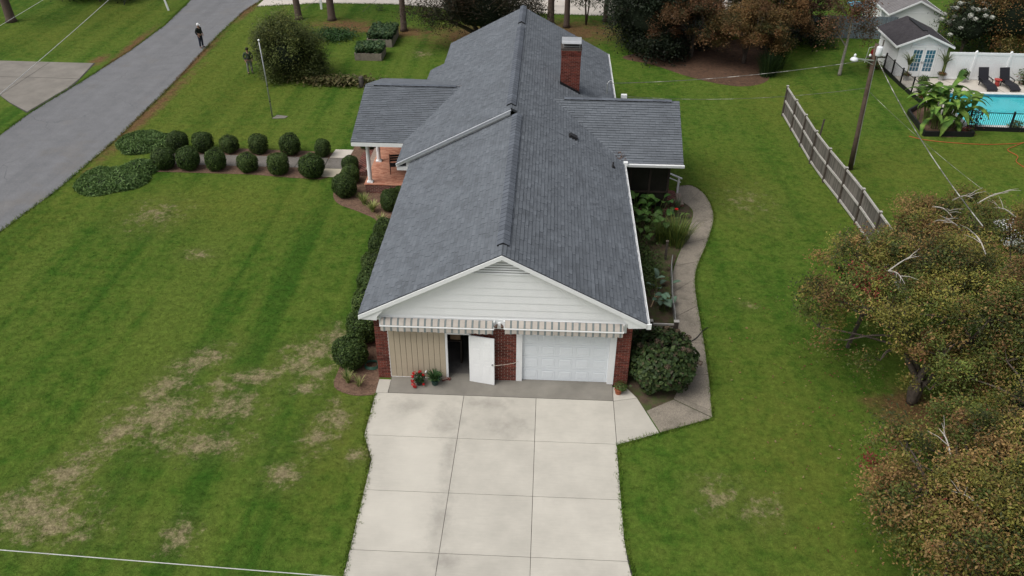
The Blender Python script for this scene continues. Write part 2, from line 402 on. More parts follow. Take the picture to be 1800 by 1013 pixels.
# dead leaves and straw gathered along the road edges (lies on both sheets)
# far pale street
far_lo = [(-23.0,46.9),(-18.1,48.3),(-11.9,48.4),(-6.5,47.2),(-.5,46.6),(5.2,46.3),(12,46.8),(18,48)]
mb = MB()
for i in range(len(far_lo) - 1):
    a, b_ = far_lo[i], far_lo[i+1]
    mb.add([(*a,.008),(*b_,.008),(b_[0],57,.008),(a[0],57,.008)], [(0,1,2,3)])
street = tag(mb.build('street', M_STREET), kind='structure')
mb = MB()
for x in (-19,-14,-9,-4,1,6):
    mb.add([(x,46,.0125),(x+.04,46,.0125),(x+1.5,57,.0125),(x+1.46,57,.0125)], [(0,1,2,3)])
mb.build('street_joint', M_JOINT, street)

def slab(name, poly, m, parent, z0=.0, z1=.02, bev=.006):
    return MB().prism(poly, z0, z1).build(name, m, parent, bevel=bev)
def shrink(poly, d=.007):
    cx = sum(p[0] for p in poly) / len(poly); cy = sum(p[1] for p in poly) / len(poly)
    out = []
    for x, y in poly:
        out.append((x - d * (1 if x > cx else -1), y - d * (1 if y > cy else -1)))
    return out
# driveway: base sheet + slabs
drive = tag(MB().prism([(-3.9,-22),(6.0,-22),(3.95,-7.1),(3.9,-5.4),(3.94,-3.02),(5.38,-2.37),(4.76,-.62),(4.43,-.1),(-4.43,-.1),(-4.42,-2.98),(-4.02,-4.08),(-3.95,-5.4)][::1], -.03, .006).build('driveway', M_JOINT), kind='structure')
X = [-4.42, -1.30, 1.235, 3.93]; Yr = [-.83, -2.98, -5.38, -7.66, -10.0, -12.4, -14.8]
def lx(y): return -4.42 if y >= -2.98 else (-4.42 + (.39) * (-2.98 - y) / 1.1 if y > -4.08 else -3.97 - .01 * (y + 4.08))
def rx(y): return 3.93 if y > -7.0 else 3.93 + .10 * (-7.0 - y) ** 1.4
for r in range(6):
    y1, y0 = Yr[r], Yr[r+1]
    for cidx in range(3):
        l = (lambda y: lx(y)) if cidx == 0 else (lambda y, q=X[cidx]: q - .035 * (cidx == 1) * (-.83 - y) * 0.3)
        rr = (lambda y: rx(y)) if cidx == 2 else (lambda y, q=X[cidx+1]: q - .035 * (cidx == 0) * (-.83 - y) * 0.3)
        ys = [y0, y1] if not (cidx == 0 and r == 1) else [y0, -4.08, y1]
        if cidx == 2 and r >= 2: ys = [y0, (y0*2+y1)/3, (y0+2*y1)/3, y1]
        g_ = .007
        poly = [(rr(y) - g_, y + (g_ if y == y0 else -g_ if y == y1 else 0)) for y in ys] + [(l(y) + g_, y + (g_ if y == y0 else -g_ if y == y1 else 0)) for y in reversed(ys)]
        slab('slab', poly, M_CONC, drive)
slab('slab', shrink([(-4.43,-.83),(-3.99,-.83),(-3.99,-.10),(-4.43,-.10)]), M_CONC, drive)
slab('slab', [(3.94,-2.99),(5.38,-2.36),(4.77,-.64),(3.94,-.85)], M_CONC, drive)
slab('slab', [(3.94,-.835),(4.765,-.625),(4.44,-.11),(3.94,-.10)], M_CONC, drive)
o = MB(); o.yz([(-.82,.0),(-.82,.024),(-.02,.085),(.30,.085),(.30,.0)][::-1], -3.975, 3.925); o.build('threshold_slab', M_APRON, drive)

# aggregate walk: slabs between an outer and an inner edge
w_out = catmull([(8.0,15.9,0),(8.8,16.1,0),(9.38,15.0,0),(9.46,12.95,0),(8.9,10.7,0),(8.04,8.2,0),(7.73,6.4,0),(7.59,3.2,0),(7.46,.8,0),(7.26,-1.5,0)], 5)
w_in = catmull([(7.95,15.0,0),(8.0,14.5,0),(8.48,13.6,0),(8.41,12.6,0),(7.66,10.1,0),(6.95,7.7,0),(6.68,5.1,0),(6.56,3.15,0),(6.5,.75,0),(6.05,-.62,0)], 5)
walk = tag(MB().prism([(p.x,p.y) for p in w_out] [::-1] + [(p.x,p.y) for p in w_in] , -.03, .008).build('walkway', M_JOINT), kind='structure')
n = len(w_out)
i = 0
for j in list(range(4, n - 1, 4)) + [n - 1]:
    A = [(p.x, p.y) for p in w_out[i:j+1]]; C_ = [(p.x, p.y) for p in w_in[i:j+1]]
    sx = .012
    k1 = lambda a, b_: (a[0] + (b_[0]-a[0])*.04, a[1] + (b_[1]-a[1])*.04)
    A[-1] = k1(A[-1], A[-2]); C_[-1] = k1(C_[-1], C_[-2])
    slab('slab', C_ + A[::-1], M_AGG, walk, 0, .035)
    i = j
slab('slab', [(5.42,-2.34),(7.25,-1.54),(6.03,-.66),(5.05,-1.30)], M_AGG, walk, 0, .035)
# mulch and garden beds
def bed(name, pts, m, z, k=4):
    P = catmull([(x, y, 0) for x, y in pts] + [(*pts[0], 0)], k)[:-1]
    return tag(MB().prism([(p.x, p.y) for p in P], -.05, z).build(name, m), kind='structure')
bed('mulch_bed', [(-4.43,-.95),(-5.2,-1.02),(-5.95,-.6),(-6.0,.4),(-5.95,2.0),(-6.02,6),(-6.12,9),(-6.5,11.3),(-7.6,12.3),(-8.9,13.2),(-9.35,14.9),(-9.35,19.6),(-9.0,21.0),(-5.0,21.0),(-4.5,12),(-4.43,4)], M_MULCH, .014)
bed('garden_bed', [(4.46,14.0),(7.9,14.2),(8.45,13.4),(8.35,12.5),(7.62,10.1),(6.9,7.7),(6.66,5.1),(6.5,3.15),(6.45,.75),(6.0,-.65),(5.05,-1.3),(4.75,-.6),(4.45,-.1),(4.45,5)], M_SOIL, .016)
bed('mulch_bed', [(5.3,45.2),(9,43),(9.5,40),(8,37.5),(6.5,36),(8.6,34.6),(11,32.2),(13.6,30.8),(15.6,31.6),(16.6,34),(17.8,38),(19,40.4),(14,41),(10,44)], mat('leaf_litter', (.082,.047,.030), .95, .45, 3, .9, 40, dirt_or_unlit=(.15,.08,.045), dscale=5, dlo=.45, dhi=.7, crd='World'), .01)
bed('mulch_bed', [(-19.2,16.0),(-14,16.0),(-10.3,15.65),(-10.2,16.9),(-19,17.05)], M_MULCH, .012, 2)
bed('mulch_bed', [(-19.4,18.25),(-10.2,18.1),(-10.3,18.9),(-14,19.1),(-19.2,19.15)], M_MULCH, .011, 2)
# front path between the clipped shrubs
fp = tag(MB().box(-19.6,-9.3,16.92,18.28,-.03,.007).build('path', M_JOINT), kind='structure')
M_PATHD = conc_mat('dark_path', (.16, .145, .13), var=.25, agg=True)
for k in range(6):
    x0 = -19.55 + k * 1.52; slab('slab', [(x0,16.95),(x0+1.49,16.95),(x0+1.49,18.25),(x0,18.25)], M_PATHD, fp, 0, .02)
slab('slab', [(-10.4,16.95),(-9.35,16.95),(-9.35,18.25),(-10.4,18.25)], M_PATHD, fp, 0, .02)
slab('slab', [(-10.35,15.95),(-9.5,15.95),(-9.4,16.92),(-10.35,16.92)], conc_mat('tan_paver', (.47,.42,.32)), fp, 0, .022)
slab('slab', [(-10.4,18.28),(-9.35,18.28),(-9.3,19.35),(-10.3,19.35)], M_STREET, fp, 0, .022)
# neighbour's drive across the road
nd = tag(MB().prism([(-60,26.2),(-33,26.0),(-31.8,24.9),(-29.85,23.35),(-29.2,27.5),(-29.85,32.35),(-60,32.45)], -.03, .0145).build('neighbour_drive', M_JOINT), kind='structure')
xs = [-29.9,-33,-37.5,-42,-47]
slab('slab', [(-33,26.05),(-31.8,24.95),(-29.95,23.55),(-29.45,27.6),(-29.5,29.2),(-33,29.3)], M_OLDDRIVE, nd, 0, .026)
slab('slab', [(-33,29.36),(-29.5,29.26),(-29.95,32.3),(-33,32.35)], M_OLDDRIVE, nd, 0, .026)
for k in range(1, 4):
    slab('slab', [(xs[k+1]+.03,26.1),(xs[k]-.03,26.05),(xs[k]-.03,29.27),(xs[k+1]+.03,29.3)], M_OLDDRIVE, nd, 0, .026)
    slab('slab', [(xs[k+1]+.03,29.36),(xs[k]-.03,29.33),(xs[k]-.03,32.35),(xs[k+1]+.03,32.4)], M_OLDDRIVE, nd, 0, .026)
# ================================================================== the house
M_WHITE = mat('white_paint', (.84, .85, .85), .5, .03, 2, .05, 30, dirt_or_unlit=(.74, .74, .72), dscale=.8, dlo=.55, dhi=.95)
M_TRIM = mat('trim_white', (.83, .84, .84), .45, .04, 3, dirt_or_unlit=(.66, .65, .62), dscale=1.2, dlo=.6, dhi=.95)
M_DOORW = mat('door_white', (.76, .80, .83), .4, .03, 2)
M_BEIGE = mat('beige_board', (.46, .385, .285), .7, .07, 4, .25, 70, dirt_or_unlit=(.36, .30, .225), dscale=2, dlo=.5, dhi=.9)
M_MORTAR = mat('mortar', (.36, .29, .24), .95, .2, 12, .4, 90)
M_BRICK = tinted('brick', (.095, .026, .019), .88, .0, .6, 110, .1, hue2=(.215, .058, .040))
M_BLACK = mat('black_metal', (.012, .012, .013), .5, .2, 6)
M_DARK = mat('dark_brown_wood', (.028, .020, .016), .7, .3, 6, .3, 50)
M_GALV = mat('galvanised', (.62, .63, .64), .35, .08, 6, metal=.7)
M_STEEL = mat('steel_knob', (.35, .35, .36), .3, .05, 9, metal=1.)
def brickwall_mat():
    m = bpy.data.materials.new('brickwork'); t, b, out = nodes_of(m)
    tc = coord(t, 'World'); sp = t.nodes.new('ShaderNodeSeparateXYZ'); t.links.new(tc, sp.inputs[0])
    cm = t.nodes.new('ShaderNodeCombineXYZ'); t.links.new(math_(t, 'ADD', sp.outputs[0], sp.outputs[1]), cm.inputs[0]); t.links.new(sp.outputs[2], cm.inputs[1])
    br = N(t, 'ShaderNodeTexBrick', Scale=1.0); br.inputs['Brick Width'].default_value = .215; br.inputs['Row Height'].default_value = .075; br.inputs['Mortar Size'].default_value = .008
    br.inputs['Color1'].default_value = (.17, .046, .032, 1); br.inputs['Color2'].default_value = (.085, .025, .019, 1); br.inputs['Mortar'].default_value = (.30, .23, .19, 1)
    t.links.new(cm.outputs[0], br.inputs['Vector'])
    c = mix(t, 1., br.outputs['Color'], ramp(t, noise(t, tc, 6, 4), .3, .7, .75, 1.25), 'MULTIPLY')
    t.links.new(c, b.inputs['Base Color']); b.inputs['Roughness'].default_value = .9
    bump(t, b, br.outputs['Fac'], -.6, .01); return m
M_BRICKW = brickwall_mat()
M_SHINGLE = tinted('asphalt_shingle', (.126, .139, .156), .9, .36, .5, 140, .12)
M_SHINGLE_W = M_SHINGLE
M_RIDGE = mat('ridge_shingle', (.105, .117, .137), .9, .14, 3, .5, 120)

house = thing('house', 'brick ranch house with grey shingle roof and white front gable', 'house')
# ---------------- walls
wl = MB()
wl.box(-4.45,-4.25,.2,11.8,0,2.9); wl.box(4.25,4.45,.2,27.35,0,2.9); wl.box(-5.05,-4.85,11.8,23.75,0,2.9)
wl.box(-4.849,-4.45,11.8,12.0,0,2.9); wl.box(-4.849,-4.3,23.55,23.75,0,2.9); wl.box(-4.5,-4.3,23.76,27.35,0,2.9); wl.box(-4.299,4.249,27.15,27.35,0,2.9)
wl.xz([(-4.3,2.9),(4.3,2.9),(-.3,5.4)], 27.14, 27.3)
wl.build('wall', M_BRICKW, house)
# interior of the garage behind the open door
it = MB(); it.box(-4.25,4.25,.3,8.0,.04,.08); it.build('garage_floor', mat('garage_floor', (.16,.15,.14), .9, .3, 3, dirt_or_unlit=(.07,.065,.06)), house)
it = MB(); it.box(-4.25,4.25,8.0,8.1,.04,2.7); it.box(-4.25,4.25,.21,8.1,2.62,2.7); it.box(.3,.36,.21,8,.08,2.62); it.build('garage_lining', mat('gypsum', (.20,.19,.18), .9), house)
# ---------------- front brick piers, brick by brick
core = MB()
PIERS = [(-4.45,-4.0), (-1.10,.49), (3.95,4.45)]
BWS = [MB().box(x0+.003, x1-.003, .012, .2, 0, 2.66).build('brick_wall', M_MORTAR, house) for x0, x1 in PIERS]
bw = BWS[1]
BV = {}
def brick_mesh(L, k):
    key = (round(L, 3), k)
    if key not in BV:
        b_ = MB(); b_.cur = k / 7; b_.box(-L/2+.003, L/2-.003, -.0, .05, -.029, .029); BV[key] = b_.mesh('brick', M_BRICK)
    return BV[key]
stuff = MB(); nb = 0
rb = random.Random(3)
for pi, (x0, x1) in enumerate(PIERS):
    for row in range(35):
        z = .012 + .0375 + row * .0755
        if z > 2.64: break
        x = x0 + (-.108 if row % 2 else 0)
        while x < x1 - .02:
            a, b_ = max(x, x0), min(x + .205, x1)
            L = round(b_ - a, 2)
            if L > .03:
                k = rb.choice([0,1,2,2,3,3,4,4,5,6,7]); cx = (a + b_) / 2; yy = rb.uniform(-.004, .003)
                k = 0 if rb.random() < .12 else k
                hidden = z > 2.36 or (pi == 1 and cx < -.35 and z < 2.05)
                if nb < 300 and not hidden:
                    obj('brick', brick_mesh(L, k), BWS[pi], (cx, yy, z)); nb += 1
                else:
                    stuff.cur = k / 7; stuff.box(cx - L/2, cx + L/2, yy, yy + .05, z - .031, z + .031)
            x += .215
tag(stuff.build('remaining_bricks', M_BRICK, bw), kind='stuff')
each('lintel', M_TRIM, house, [(-4.45,-4.0,.0,.2,2.665,2.9),(-1.10,.49,.0,.2,2.665,2.9),(3.95,4.45,0,.2,2.665,2.9),(-4.0,-1.10,.003,.2,2.12,2.9),(.49,3.95,.003,.2,2.24,2.9)])
# ---------------- garage door with raised panels
each('garage_door_frame', M_TRIM, house, [(.49,.70,-.012,.16,.07,2.238),(3.73,3.95,-.012,.16,.07,2.238)])
gd = MB()
for k in range(4): gd.box(.702,3.728,.085,.13,.09+k*.54,.09+k*.54+.532)
gd = gd.build('garage_door', M_DOORW, house)
pm = MB(); a, b_, e = .235, .18, .03
pm.add([(-a,0,-b_),(a,0,-b_),(a,0,b_),(-a,0,b_),(-a+e,.005,-b_+e),(a-e,.005,-b_+e),(a-e,.005,b_-e),(-a+e,.005,b_-e),
        (-a+2*e,-.002,-b_+2*e),(a-2*e,-.002,-b_+2*e),(a-2*e,-.002,b_-2*e),(-a+2*e,-.002,b_-2*e)],
       [(0,1,5,4),(1,2,6,5),(2,3,7,6),(3,0,4,7),(4,5,9,8),(5,6,10,9),(6,7,11,10),(7,4,8,11),(8,9,10,11)])
pme = pm.mesh('panel', M_DOORW)
for r in range(4):
    for c_ in range(5): obj('panel', pme, gd, (.702 + .303 + c_ * .605, .0755, .09 + .266 + r * .54))
# ---------------- beige board panel
bp = MB().box(-3.99,-1.97,.03,.06,.09,2.12).build('board_panel', mat('beige_groove', (.20,.165,.12), .9), house)
pl = MB().box(-.093,.093,-.012,.03,0,2.02).mesh('plank', M_BEIGE)
for k in range(10): obj('plank', pl, bp, (-3.985 + .097 + .0 + k * .1985, .012, .098))
each('panel_trim', M_TRIM, bp, [(-3.999,-3.984,-.006,.09,.09,2.118),(-1.998,-1.965,-.010,.09,.09,2.118),(-3.98,-2.0,-.008,.02,.086,.098)])
# ---------------- entry door standing open against the brick
th_ = .20
ed = MB().box(0,.91,-.045,0,0,2.03).build('entry_door', M_WHITE, house); ed.location = (-1.15,-.055,.075); ed.rotation_euler = (0,0,-th_)
each('door_jamb', M_TRIM, house, [(-1.14,-1.101,-.03,.1,.086,2.118),(-1.96,-1.925,-.012,.1,.086,2.118),(-1.924,-1.141,-.012,.1,2.06,2.118)])
for c_ in range(2):
    for (z0, z1) in ((.16,.86),(1.0,1.55),(1.66,1.90)):
        p = MB(); x0, x1 = .11 + c_*.37, .11 + c_*.37 + .32; e = .025
        p.add([(x0,-.0455,z0),(x1,-.0455,z0),(x1,-.0455,z1),(x0,-.0455,z1),(x0+e,-.040,z0+e),(x1-e,-.040,z0+e),(x1-e,-.040,z1-e),(x0+e,-.040,z1-e),
               (x0+2.4*e,-.049,z0+2.4*e),(x1-2.4*e,-.049,z0+2.4*e),(x1-2.4*e,-.049,z1-2.4*e),(x0+2.4*e,-.049,z1-2.4*e)],
              [(0,1,5,4),(1,2,6,5),(2,3,7,6),(3,0,4,7),(4,5,9,8),(5,6,10,9),(6,7,11,10),(7,4,8,11),(8,9,10,11)])
        p.build('panel', M_WHITE, ed)
kb = MB(); kb.lathe([(.03,0),(.03,.006),(.012,.01),(.012,.03),(.026,.04),(.03,.055),(.02,.068),(.004,.07)], n=12)
ko = kb.build('knob', M_STEEL, ed, True); ko.rotation_euler = (PI/2,0,0); ko.location = (.845,-.046,.92)
# ---------------- gable: lapped siding and louvre vent
gw = MB().xz([(-4.4,2.62),(4.4,2.62),(4.4,3.0),(0,5.30),(-4.4,3.0)], -.03, .0); gw = gw.build('gable_wall', M_TRIM, house)
z = 2.62
while z < 4.60:
    z1 = min(z + .287, 4.62); h0 = min(4.42, (5.33 - z) / .52); h1 = min(4.42, (5.33 - z1) / .52)
    MB().add([(-h0,-.056,z+.004),(h0,-.056,z+.004),(h1,-.040,z1),(-h1,-.040,z1),(-h0,-.032,z+.010),(h0,-.032,z+.010)], [(0,1,2,3),(4,5,1,0)]).build('siding_plank', M_WHITE, gw)
    z = z1
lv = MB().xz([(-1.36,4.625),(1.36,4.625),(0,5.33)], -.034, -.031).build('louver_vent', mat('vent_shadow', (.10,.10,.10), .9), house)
for k in range(7):
    z0 = 4.63 + k * .095; h0 = max(.08, (5.31 - z0 - .05) / .52)
    if z0 < 5.26:
        MB().add([(-h0,-.075,z0),(h0,-.075,z0),(h0-.07,-.055,z0+.045),(-h0+.07,-.055,z0+.045),(-h0,-.075,z0-.014),(h0,-.075,z0-.014)], [(0,1,2,3),(4,5,1,0)]).build('louver_slat', M_WHITE, lv)
MB().box(-1.42,1.42,-.07,-.035,4.595,4.628).build('vent_sill', M_TRIM, lv)
# rake boards, eave returns
for s in (-1, 1):
    P = [(s*4.88,2.955),(s*4.88,2.80),(0,5.34),(0,5.495)]
    if s > 0: P = [P[1], P[0], P[3], P[2]]
    P = P if s < 0 else P
    r_ = MB(); r_.xz(P if s < 0 else [P[0],P[1],P[2],P[3]], -.335, -.302); r_.build('rake_board', M_TRIM, house)
    sf = MB(); sf.add([(s*4.86,-.302,2.83),(0,-.302,5.37),(0,-.03,5.37),(s*4.86,-.03,2.83)], [(0,1,2,3)]); sf.build('rake_soffit', M_TRIM, house)
    Q = [(s*4.86,2.795),(s*4.86,2.90),(s*4.0,3.33),(s*4.02,3.22),(s*4.07,3.10),(s*4.17,3.0),(s*4.24,2.92),(s*4.26,2.76)]
    rt = MB(); rt.xz(Q if s < 0 else Q[::-1], -.298, -.066); rt.build('eave_return', M_TRIM, house)
# backing board behind the awnings
MB().box(-4.24,4.24,-.064,-.002,2.40,2.80).build('awning_board', M_TRIM, house)
# ---------------- roof
roof = bpy.data.objects.new('roof', None); COL.objects.link(roof); roof.parent = house; roof.empty_display_size = .2
deck = MB(); tabs = []       # tabs: (corner data) gathered, nearest 300 become objects
SL = .52; CS = math.cos(math.atan(SL)); SN = math.sin(math.atan(SL))
rt_ = random.Random(5)
def plane(E0, a, u, L, Sl, keep=None, lift=0.):
    E0, a, u = Vector(E0), Vector(a).normalized(), Vector(u).normalized(); n = a.cross(u)
    if n.z < 0: n = -n
    E0 = E0 + n * lift
    c_ = [E0, E0 + a*L, E0 + a*L + u*Sl, E0 + u*Sl]
    deck.add(c_ + [p - n*.09 for p in c_], [(0,1,2,3),(7,6,5,4),(0,4,5,1),(1,5,6,2),(2,6,7,3),(3,7,4,0)])
    e = .145; k = 0
    while k * e < Sl - .02:
        s0 = k * e; t = -rt_.uniform(0, .3); tone = rt_.gauss(0, .05)
        while t < L:
            ln = rt_.choice([.17,.22,.28,.33,.40]); x0, x1 = max(t, 0), min(t + ln, L); t += ln
            if x1 - x0 < .03: continue
            mid = E0 + a*((x0+x1)/2) + u*(s0 + e/2)
            if keep and not keep(mid): continue
            thick = rt_.choice([.008,.008,.018,.021]); tint = min(1, max(0, rt_.gauss(.55, .075) + tone*.5 + (.04 if thick > .01 else -.04)))
            tabs.append((mid.y + (0 if abs(a.y) > .5 else 100), E0 + a*x0 + u*s0, a, u, n, round(x1 - x0, 2), thick, tint, min(e, Sl - s0)))
        k += 1
SLEN = 4.876 / CS
plane((-4.876,-.30,2.985), (0,1,0), (CS,0,SN), 11.95, SLEN)                                   # garage left
plane((4.876,-.30,2.985), (0,1,0), (-CS,0,SN), 12.1, SLEN)                                    # garage right
plane((4.876,11.8,2.985), (0,1,0), (-CS,0,SN), 15.9, 5.176/CS)                                # main right
plane((-5.48,11.6,2.982), (0,1,0), (CS,0,SN), 12.4, 5.18/CS)                                  # main left
plane((-4.67,24.0,3.403), (0,1,0), (CS,0,SN), 3.7, 4.37/CS)                                   # main left, narrower end
def below_main_r(p): return p.z > 5.52 - SL * p.x - .12
def below_main_l(p): return p.z > 5.832 + SL * p.x - .12
wl_ = math.hypot(3.35, 1.745); uy, uz = 3.35 / wl_, 1.745 / wl_
plane((1.4,12.2,2.985), (1,0,0), (0,uy,uz), 6.2, wl_, below_main_r)                            # right wing front
plane((1.4,18.9,2.985), (1,0,0), (0,-uy,uz), 6.2, wl_, below_main_r)
pl_ = math.hypot(4.35, 1.25); py, pz = 4.35 / pl_, 1.25 / pl_
plane((-8.06,13.85,2.95), (1,0,0), (0,py,pz), 5.2, pl_, below_main_l)                          # porch front
plane((-8.06,22.55,2.95), (1,0,0), (0,-py,pz), 5.2, pl_, below_main_l)
deck.build('roof_deck', mat('felt', (.05,.055,.06), .95), roof)
tabs.sort(key=lambda q: q[0])
TV = {}
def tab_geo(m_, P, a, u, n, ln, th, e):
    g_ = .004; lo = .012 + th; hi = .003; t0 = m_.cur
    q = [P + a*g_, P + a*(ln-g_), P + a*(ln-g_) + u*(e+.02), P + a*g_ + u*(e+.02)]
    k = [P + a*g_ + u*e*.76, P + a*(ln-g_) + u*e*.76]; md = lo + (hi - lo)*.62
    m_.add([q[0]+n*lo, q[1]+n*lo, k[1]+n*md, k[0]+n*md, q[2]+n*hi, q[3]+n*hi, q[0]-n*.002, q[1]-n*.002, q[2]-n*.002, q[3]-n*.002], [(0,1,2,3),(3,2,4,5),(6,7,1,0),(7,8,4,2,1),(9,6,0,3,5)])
    m_.t[-10:] = [t0, t0, t0*.93, t0*.93, -.5, -.5, -.5, -.5, -.5, -.5]  # printed dark band up top, plus course shade painted on upper edge and butt
rest = MB()
for i_, (_, P, a, u, n, ln, th, tint, e) in enumerate(tabs):
    if i_ < 300:
        right = a.cross(u).z < 0
        key = (ln, th, round(tint * 5), right, round(e, 3))
        if key not in TV:
            q = MB(); q.cur = round(tint * 5) / 5
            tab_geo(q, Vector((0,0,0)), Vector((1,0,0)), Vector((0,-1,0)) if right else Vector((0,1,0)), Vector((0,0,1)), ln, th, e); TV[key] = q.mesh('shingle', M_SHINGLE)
        o = obj('shingle', TV[key], roof)
        yv = -u if right else u
        o.matrix_local = Matrix(((a.x, yv.x, n.x, P.x), (a.y, yv.y, n.y, P.y), (a.z, yv.z, n.z, P.z), (0,0,0,1)))
    else:
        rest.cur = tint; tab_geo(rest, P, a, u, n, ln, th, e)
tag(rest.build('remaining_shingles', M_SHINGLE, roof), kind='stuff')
# ridge vents: raised, capped with overlapping shingle pieces
def ridge(p0, p1, half, slope, step=.30, h0=.07, nose=True, axis='y'):
    p0, p1 = Vector(p0), Vector(p1); d = (p1 - p0); L = d.length; d.normalize(); side = Vector((d.y, -d.x, 0))
    base = MB()
    for s0, s1 in ((0, L),):
        P = []
        for q in (p0, p1):
            P += [q - side*half - Vector((0,0,half*slope - .005)), q - side*half - Vector((0,0,half*slope - h0)), q + Vector((0,0,h0)), q + side*half - Vector((0,0,half*slope - h0)), q + side*half - Vector((0,0,half*slope - .005))]
        base.add(P, [(0,1,2,3,4),(9,8,7,6,5)] + [(i+5, i+6, i+1, i) for i in range(4)])
    rv = base.build('ridge_vent', M_BLACK, roof)
    k = 0; s0 = 0.
    variants = [MB() for _ in range(3)]
    hw = half + .012
    for vi, q in enumerate(variants):
        q.cur = .3 + vi * .2; t0, t1 = .012, .002
        V = []
        for yy, tt in ((0, t0 + .008), (step + .03, t1)):
            V += [(-hw, yy, -hw*slope + h0 + tt), (-hw*.25, yy, -hw*.25*slope + h0 + tt), (0, yy, h0 + tt - .004), (hw*.25, yy, -hw*.25*slope + h0 + tt), (hw, yy, -hw*slope + h0 + tt)]
        V += [(v[0], v[1], v[2] - .016) for v in V[:5]]
        q.add(V, [(i, i+1, i+6, i+5) for i in range(4)] + [(i+10, i+11, i+1, i) for i in range(4)])
    ms = [q.mesh('ridge_cap', M_RIDGE_T) for q in variants]
    ang = math.atan2(-d.x, d.y)
    while s0 < L - .05:
        o = obj('ridge_cap', ms[rt_.randrange(3)], rv, p0 + d * s0); o.rotation_euler = (0, 0, ang); s0 += step
    return rv
M_RIDGE_T = tinted('ridge_shingle_piece', (.112, .125, .147), .9, .25, .5, 120, .1)
ridge((0,.35,5.52), (0,11.45,5.52), .20, SL)
ridge((-.3,12.2,5.676), (-.3,23.9,5.676), .20, SL)
ridge((-.3,24.5,5.70), (-.3,27.6,5.70), .18, SL)
ridge((2.1,15.55,4.73), (7.2,15.55,4.73), .12, SL)
ridge((-7.6,18.2,4.20), (-3.5,18.2,4.20), .13, .287)
# roof edge metal, fascias, gutters
MB().bar((4.90,-.30,2.90),(4.90,27.7,2.90),.03,.15).build('fascia', M_TRIM, house)
gt = MB()
prof = [(4.916,2.86),(4.955,2.86),(4.975,2.93),(4.975,2.972),(4.96,2.972),(4.945,2.90),(4.916,2.90)]
gt.xz(prof, -.28, 12.25); gt.build('gutter', M_TRIM, house); MB().xz(prof, 18.85, 27.7).build('gutter', M_TRIM, house)
MB().box(4.86,5.02,-.335,-.281,2.78,2.985).build('gutter_end', M_TRIM, house)
MB().bar((-4.83,-.30,2.87),(-4.83,11.8,2.87),.03,.13).build('fascia', M_TRIM, house)
MB().bar((-5.43,11.6,2.87),(-5.43,24.0,2.87),.03,.13).build('fascia', M_TRIM, house)
MB().bar((-4.62,24.0,3.29),(-4.62,27.7,3.29),.03,.13).build('fascia', M_TRIM, house)
rb_ = MB(); rb_.add([(-5.5,11.58,2.80),(-.3,11.58,5.52),(-.3,11.58,5.655),(-5.5,11.58,2.95)], [(0,1,2,3)]); rb_.v = [tuple(p) for p in rb_.v]
q_ = MB(); q_.xz([(-5.5,2.955),(-5.5,2.80),(-.3,5.50),(-.3,5.66)], 11.555, 11.598); q_.build('step_rake_board', M_TRIM, house)
q_ = MB(); q_.bar((-5.5,11.52,2.965),(-.27,11.52,5.685),.10,.03, up=(0,0,1)); q_.build('drip_edge', mat('drip_metal', (.42,.44,.47), .5, .06, 4), house)
q_ = MB(); q_.xz([(-5.06,2.6),(-.3,2.6),(-.3,5.5),(-5.06,3.0)], 11.70, 11.79); q_.build('step_wall', M_TRIM, house)
MB().box(-5.48,-4.90,11.60,11.69,2.62,2.80).build('eave_box', M_TRIM, house)
# chimney
ch = MB().box(1.94,2.88,18.07,18.80,3.2,6.28).build('chimney', M_MORTAR, house)
cb = MB(); rc = random.Random(9)
for row in range(34):
    z = 3.70 + row * .0755
    if z > 6.25: break
    out_ = .018 if z > 6.02 else 0
    for (x0, x1, fy) in ((1.94, 2.88, 0),):
        x = x0 - (.1 if row % 2 else 0)
        while x < x1:
            a_, b2 = max(x, x0), min(x + .205, x1)
            if b2 - a_ > .03:
                cb.cur = rc.choice([0,.15,.3,.4,.5,.6,.8]); cb.box(a_, b2, 18.058 - out_, 18.10, z - .031, z + .031); cb.box(a_, b2, 18.78, 18.812 + out_, z - .031, z + .031)
            x += .215
    y = 18.07 - (.1 if row % 2 == 0 else 0)
    while y < 18.8:
        a_, b2 = max(y, 18.062), min(y + .205, 18.808)
        if b2 - a_ > .03:
            cb.cur = rc.choice([0,.15,.3,.4,.5,.6,.8]); cb.box(1.928 - out_, 1.97, a_, b2, z - .031, z + .031); cb.box(2.85, 2.892 + out_, a_, b2, z - .031, z + .031)
        y += .215
tag(cb.build('chimney_bricks', M_BRICK, ch), kind='stuff')
MB().box(1.89,2.93,18.02,18.85,6.28,6.36).build('chimney_crown', mat('sooty_crown', (.07,.06,.055), .9, .4, 6), ch)
fl = MB(); fl.xz([(1.91,4.42),(2.93,3.90),(2.93,4.14),(1.91,4.68)], 18.025, 18.054); fl.box(1.90,1.926,18.03,18.85,4.40,4.72); fl.build('flashing', M_BLACK, ch)
cp = MB()
for x in (2.0,2.82):
    for y in (18.15,18.72): cp.bar((x,y,6.36),(x,y,6.60),.025,.025)
cp.bar((2.0,18.15,6.42),(2.82,18.15,6.42),.025,.02); cp.bar((2.0,18.72,6.42),(2.82,18.72,6.42),.025,.02); cp.build('cap_frame', M_GALV, ch)
cp = MB(); cp.yz([(18.02,6.58),(18.85,6.58),(18.80,6.70),(18.435,6.80),(18.07,6.70)], 1.93, 2.89); cp.build('chimney_cap', M_GALV, ch, bevel=.015)
